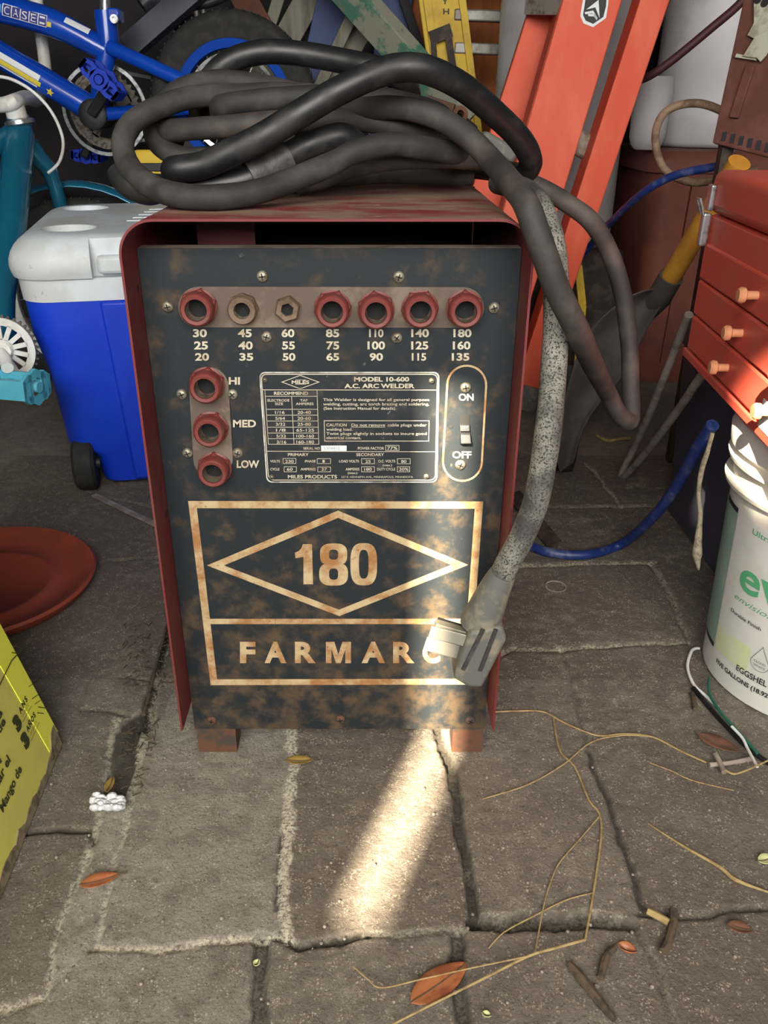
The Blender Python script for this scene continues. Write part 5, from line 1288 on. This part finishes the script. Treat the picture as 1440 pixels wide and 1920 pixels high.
M().prism([cf(-.036, .014, 0), cf(.0, .016, 0), cf(.0, .518, 0), cf(-.050, .518, 0)], cn*.0009).build('glossy_strip', MAT['box_strip'], car, smooth=0, label='brighter glossy strip')
tn = M(); prev = None
pts = []
for k in range(34):
    s_ = -.515+.512*k/33; pts.append((s_, .006+.008*random.random()+(.016 if k > 31 else 0)))
for k in range(33):
    (a, ta), (b, tb) = pts[k], pts[k+1]; o = .0012+.001*random.random()
    tn.add([cf(a, -.002, .0006), cf(b, -.002, .0006), cf(b, tb, o), cf(a, ta, o), cf(a, -.002, -.001), cf(b, -.002, -.001), cf(b, tb, -.001), cf(a, ta, -.001)], [(0,1,2,3),(3,2,6,7),(0,4,5,1)])
tn.build('torn_edge', MAT['cardboard'], car, smooth=0, label='torn brown cardboard edge')
def ctx(body, a, b, cap, bold=.03, mat='box_ink', name='printed_line', spacing=1.0):
    cap *= 1.28
    s0, t0 = cst(*a); s1, t1 = cst(*b); t_ = M()
    text(t_, body, lambda x, y: cf(x, y, .0012), s0, s1, t0, t0+cap, bold, spacing); t_.build(name, MAT[mat], car, smooth=0)
ctx('\u2022', (-6, 1545), (-1, 1536), .006); ctx('Mango de', (5, 1529), (43, 1452), .0082)
ctx('tar el', (-4, 1482), (20, 1432), .0082); ctx('de', (-1, 1382), (10, 1358), .0080); ctx('e', (-3, 1358), (4, 1342), .0080); ctx('el', (-8, 1454), (3, 1432), .008)
ctx('3', (34, 1380), (42, 1362), .0150, .09, name='printed_figure'); ctx('3', (49, 1412), (57, 1394), .0150, .09, name='printed_figure')
ctx('ANS', (38, 1344), (51, 1316), .0058, .05, spacing=1.5); ctx('A\u00d1OS', (52, 1378), (67, 1347), .0056, .05, spacing=1.3)
ctx('GARANTIE', (42, 1350), (53, 1326), .003, .0, 'box_ink_faint'); ctx('GARANTIA', (57, 1384), (69, 1358), .003, .0, 'box_ink_faint')
def cst_line(pts, w=.0008, mat='box_ink', name='printed_rule'):
    m = M(); m.stroke([cf(*cst(*q), .0018) for q in pts], w, cn, .0002); m.build(name, MAT[mat], car, smooth=0)
cst_line([(-8, 1300), (20, 1243), (49, 1212)], .0014)
cst_line([(52, 1292), (75, 1275)]); cst_line([(58, 1315), (83, 1297)]); cst_line([(63, 1325), (80, 1313)], .0006); cst_line([(41, 1358), (57, 1328)], .0004); cst_line([(57, 1392), (72, 1358)], .0004)
cst_line([(70, 1330), (86, 1332)], .001); cst_line([(68, 1341), (80, 1342)], .001); cst_line([(22, 1215), (40, 1220)], .001); cst_line([(20, 1228), (33, 1230)], .001)

# ------------------------------------------------------------------ saucer
sc = Vector((-.650, 1.188, 0))
M().lathe([(.0, .006), (.100, .006), (.105, .010), (.113, .010), (.117, .007), (.148, .008), (.166, .022), (.181, .026), (.185, .022), (.177, .008), (.158, .0), (.0, .0)], sc, (0, 0, 1), 64, caps=False).build('plant_saucer', MAT['saucer'], label='round terracotta red plastic saucer on the paving behind the yellow carton', cat='saucer', smooth=50)

# ------------------------------------------------------------------ leaves, twigs and litter on the paving
def leaf(name, label, a, b, wpx, mat, lift=.003, curl=.006, stem=True, cat='leaf', group='dry leaves on the paving'):
    p, q = PZ(*a), PZ(*b); d_ = (q-p); L_ = d_.length; d_.normalize(); s_ = Vector((-d_.y, d_.x, 0)); W = wpx*.00062*(p.y+.35)
    vs = []; n = 12; k = 5
    for i in range(n+1):
        t = i/n; w_ = W/2*math.sin(math.pi*t**.85)**.75 if 0 < t < 1 else .0004
        for j in range(k):
            c = (j-2)/2; vs.append(p+d_*L_*t+s_*w_*c+Vector((0, 0, lift+curl*(c*c*.6*math.sin(math.pi*t)+.5*(2*t-1)**2))))
    m = M().add(vs, [(i*k+j, i*k+j+1, (i+1)*k+j+1, (i+1)*k+j) for i in range(n) for j in range(k-1)])
    r = thing(name, label, cat, ((p.x+q.x)/2, (p.y+q.y)/2, 0), group)
    m.build('blade', MAT[mat], r, solid=.0006, smooth=60)
    rib = M().tube([p+d_*L_*t+Vector((0, 0, lift+.0008+curl*.5*(2*t-1)**2)) for t in (0, .25, .5, .75, 1)]+([q+d_*.008+Vector((0, 0, lift+curl*.4))] if stem else []), .0006, 6)
    rib.build('midrib', MAT['twig'], r)
leaf('leaf', 'orange brown leaf at lower left, across the mortar joint', (150, 1667), (226, 1646), 30, 'leaf_orange')
leaf('leaf', 'olive tan leaf on the pale joint just below the welder', (536, 1432), (588, 1431), 22, 'leaf_olive')
leaf('leaf', 'large reddish brown leaf under the straw at the bottom', (770, 1888), (876, 1812), 56, 'leaf_orange', stem=False)
leaf('leaf', 'dull brown leaf beside the twigs near the paint bucket', (1306, 1382), (1386, 1416), 34, 'leaf_brown')
leaf('leaf', 'small tan leaf standing out of the gutter litter at left', (200, 1492), (214, 1462), 16, 'leaf_olive', stem=False)
leaf('leaf', 'pale green yellow leaf at the right edge', (1420, 1622), (1452, 1612), 22, 'leaf_pale')
leaf('leaf', 'small crumpled red brown leaf among the twigs at lower right', (1156, 1780), (1192, 1796), 20, 'leaf_orange', curl=.012, stem=False)
leaf('leaf', 'tiny yellow leaf scrap at the bottom edge', (903, 1906), (920, 1912), 12, 'leaf_pale', stem=False)
leaf('leaf', 'tiny yellow leaf scrap stuck in the joint at lower middle', (478, 1818), (487, 1806), 12, 'leaf_pale', stem=False)
leaf('leaf', 'brown bark-like leaf at the lower right edge', (1362, 1740), (1410, 1752), 26, 'leaf_brown', stem=False)
def sticks(name, label, pts, r, mat, cat, z=.003, sub=5, wob=.2, group=None, n=8):
    group = group or {'twig': 'twigs on the paving', 'straw': 'straws on the paving', 'wire': 'thin cables by the paint bucket'}[cat]
    P = [PZ(x, y, z+(.0 if len(q) < 1 else q[0])) for x, y, *q in [(p[0], p[1], *(p[2:] or (0,))) for p in pts]]
    M().tube(P, r, n, sub, wob=wob).build(name, MAT[mat], label=label, cat=cat, group=group)
sticks('twig', 'thick bark twig at the bottom, right of the big leaf', [(1068,1808),(1092,1836),(1120,1872),(1152,1912)], [.004,.0055,.005,.003], 'twig', 'twig', .005)
sticks('twig', 'short pale twig in the joint at lower right', [(1214,1708),(1232,1717),(1254,1730)], .0035, 'straw', 'twig', .004)
sticks('twig', 'bent mossy twig below the short pale twig at lower right', [(1262,1706),(1262,1732),(1252,1768),(1244,1784)], .0042, 'twig', 'twig', .004)
sticks('twig', 'dark curved twig left of the crumpled leaf', [(1152,1778),(1136,1796),(1126,1834)], .0036, 'twig', 'twig', .004)
sticks('twig', 'grey twig lying beside the brown leaf near the bucket', [(1330,1434),(1372,1430),(1412,1422)], .0032, 'rod_grey', 'twig', .003)
sticks('twig', 'stubby grey twig crossing the grey one near the bucket', [(1342,1414),(1350,1430),(1358,1448)], .0034, 'rod_grey', 'twig', .007)
sticks('twig', 'short brown twig standing left of the cables by the bucket', [(1298,1300),(1302,1318),(1304,1330)], .0032, 'twig', 'twig', .004)
sticks('twig', 'thin dark stick in the gutter left of the welder', [(322,1140),(300,1220),(282,1292),(270,1340)], .0022, 'twig', 'twig', .003)
sticks('straw', 'long straw from under the welder to the twigs at right', [(917,1335),(975,1333),(1020,1335),(1060,1356),(1120,1379),(1170,1376),(1224,1382),(1280,1410),(1325,1430)], .0011, 'straw', 'straw', .002, wob=0)
sticks('straw', 'long kinked straw running down to the big leaf at the bottom', [(1038,1347),(1042,1375),(1052,1412),(1078,1438),(1104,1500),(1124,1526),(1127,1572),(1110,1690),(1097,1762)], .0012, 'straw', 'straw', .002, sub=3, wob=0)
sticks('straw', 'thick straw end pointing down left across the big leaf', [(1097,1762),(1040,1778),(990,1793),(900,1838),(765,1906),(720,1930)], [.0014,.0012,.0009], 'straw', 'straw', .009, wob=0)
sticks('straw', 'thin straw arching up to meet the long straw near the bucket', [(905,1498),(990,1471),(1058,1432),(1108,1392),(1165,1379),(1222,1381)], .0008, 'straw', 'straw', .003, wob=0)
sticks('straw', 'fine straw curving off the kinked straw towards the left', [(1126,1528),(1090,1570),(1050,1616),(1034,1650),(1020,1696),(1004,1782)], .0007, 'straw', 'straw', .002, wob=0)
sticks('straw', 'fine straw branching low off the kinked straw', [(1112,1674),(1060,1688),(1000,1718),(945,1748),(916,1778)], .0007, 'straw', 'straw', .002, wob=0)
sticks('straw', 'flat straw blade at the right, pointing to the pale leaf', [(1215,1544),(1280,1586),(1350,1626),(1380,1650),(1450,1676)], [.0006,.0014,.0020,.0022,.0008], 'straw', 'straw', .003, wob=0)
sticks('straw', 'hair thin straw below the twigs near the bucket', [(1218,1430),(1260,1446),(1300,1464),(1376,1482)], .0006, 'straw', 'straw', .002, wob=0)
sticks('straw', 'crooked straw running off the right edge below the bucket', [(1360,1444),(1378,1451),(1410,1440),(1452,1420)], .0011, 'straw', 'straw', .021, wob=0)
sticks('straw', 'faint straw left of the big leaf at the bottom', [(662,1812),(690,1836),(716,1852),(790,1836),(870,1818),(985,1794)], .0007, 'straw', 'straw', .010, wob=0)
sticks('straw', 'broken straw bundle on the floor below the shovel', [(1118,816),(1140,826),(1170,822),(1182,823)], .004, 'straw', 'straw', .005, wob=.3)
sticks('cord', 'thin white wire curling out from under the paint bucket', [(1312,1216),(1304,1216),(1296,1222),(1289,1250),(1300,1282),(1322,1304),(1346,1326)], .0022, 'bike_white', 'wire', .003, wob=0)
sticks('cord', 'thin white wire end running down beside the dark cable', [(1372,1362),(1392,1384),(1402,1404),(1420,1438)], .0018, 'bike_white', 'wire', .016, wob=0)
sticks('cord', 'dark thin cable running along the base of the paint bucket', [(1300,1290),(1330,1326),(1372,1372),(1410,1408),(1450,1436)], .0034, 'black_rubber', 'wire', .0036, wob=0)
sticks('cord', 'green thin cable running along the base of the paint bucket', [(1330,1270),(1330,1300),(1352,1336),(1384,1372),(1420,1412)], .0022, 'wire_green', 'wire', .0105, wob=0)
M().beam(PZ(962, 925, .012), PZ(1040, 1022, .005), .030, .004, (1, 0, .3)).build('flat_bar', MAT['dark_steel'], label='black flat steel bar lying on the paving right of the welder', cat='bar', bevel=.001, smooth=0)
pf0, pf1 = PZ(176, 928, .003), PZ(318, 996, .003)
M().beam(pf0, pf1, .012, .003, (0, 1, 0)).build('strip', MAT['rod_grey'], label='pale flat strip on the floor in front of the cool box', cat='strip', smooth=0)
fm_ = M()
for k in range(70):
    q = PZ(176+54*random.random(), 1500+24*random.random()); fm_.ball(q+Vector((0, 0, .005+.004*random.random())), .0028+.003*random.random(), 8, (1.2, .8, .8))
fm_.build('foam_scrap', MAT['foam_white'], label='crumbled white foam scrap in the gutter at lower left', cat='scrap', smooth=60)
rg = PZ(1042, 1100); M().lathe([(.0165, .0), (.0182, .0), (.0182, .0016), (.0165, .0016), (.0165, 0)], rg, (0, 0, 1), 32, caps=False).build('ring', MAT['rod_grey'], label='thin ring lying flat on the paving right of the plug', cat='ring')
nd = M()
for k in range(150):
    if k < 80: x, y = 232+85*random.random(), 1170+120*random.random()
    else:
        t = random.random(); x = 212+58*random.random()+40*(1-t)-10; y = 1345+t*150
    p = PZ(x, y, .002); a = random.random()*math.pi; l_ = .004+.009*random.random(); d_ = Vector((math.cos(a), math.sin(a), .08*(random.random()-.3)))
    nd.beam(p-d_*l_/2, p+d_*l_/2, .0011, .0009, (0, 0, 1))
nd.build('leaf_litter', MAT['twig'], label='scattered needles and crumbs of leaf litter along the gutter left of the welder', cat='litter', kind='stuff', smooth=0)
nd = M()
for k in range(170):
    p = PZ(60+1340*random.random(), 1420+470*random.random(), .001); r_ = .0008+.0014*random.random(); nd.ball(p, r_, 6, (1, 1, .7))
nd.build('grit', MAT['rod_grey'], label='loose pale grit scattered over the front paving', cat='grit', kind='stuff', smooth=0)
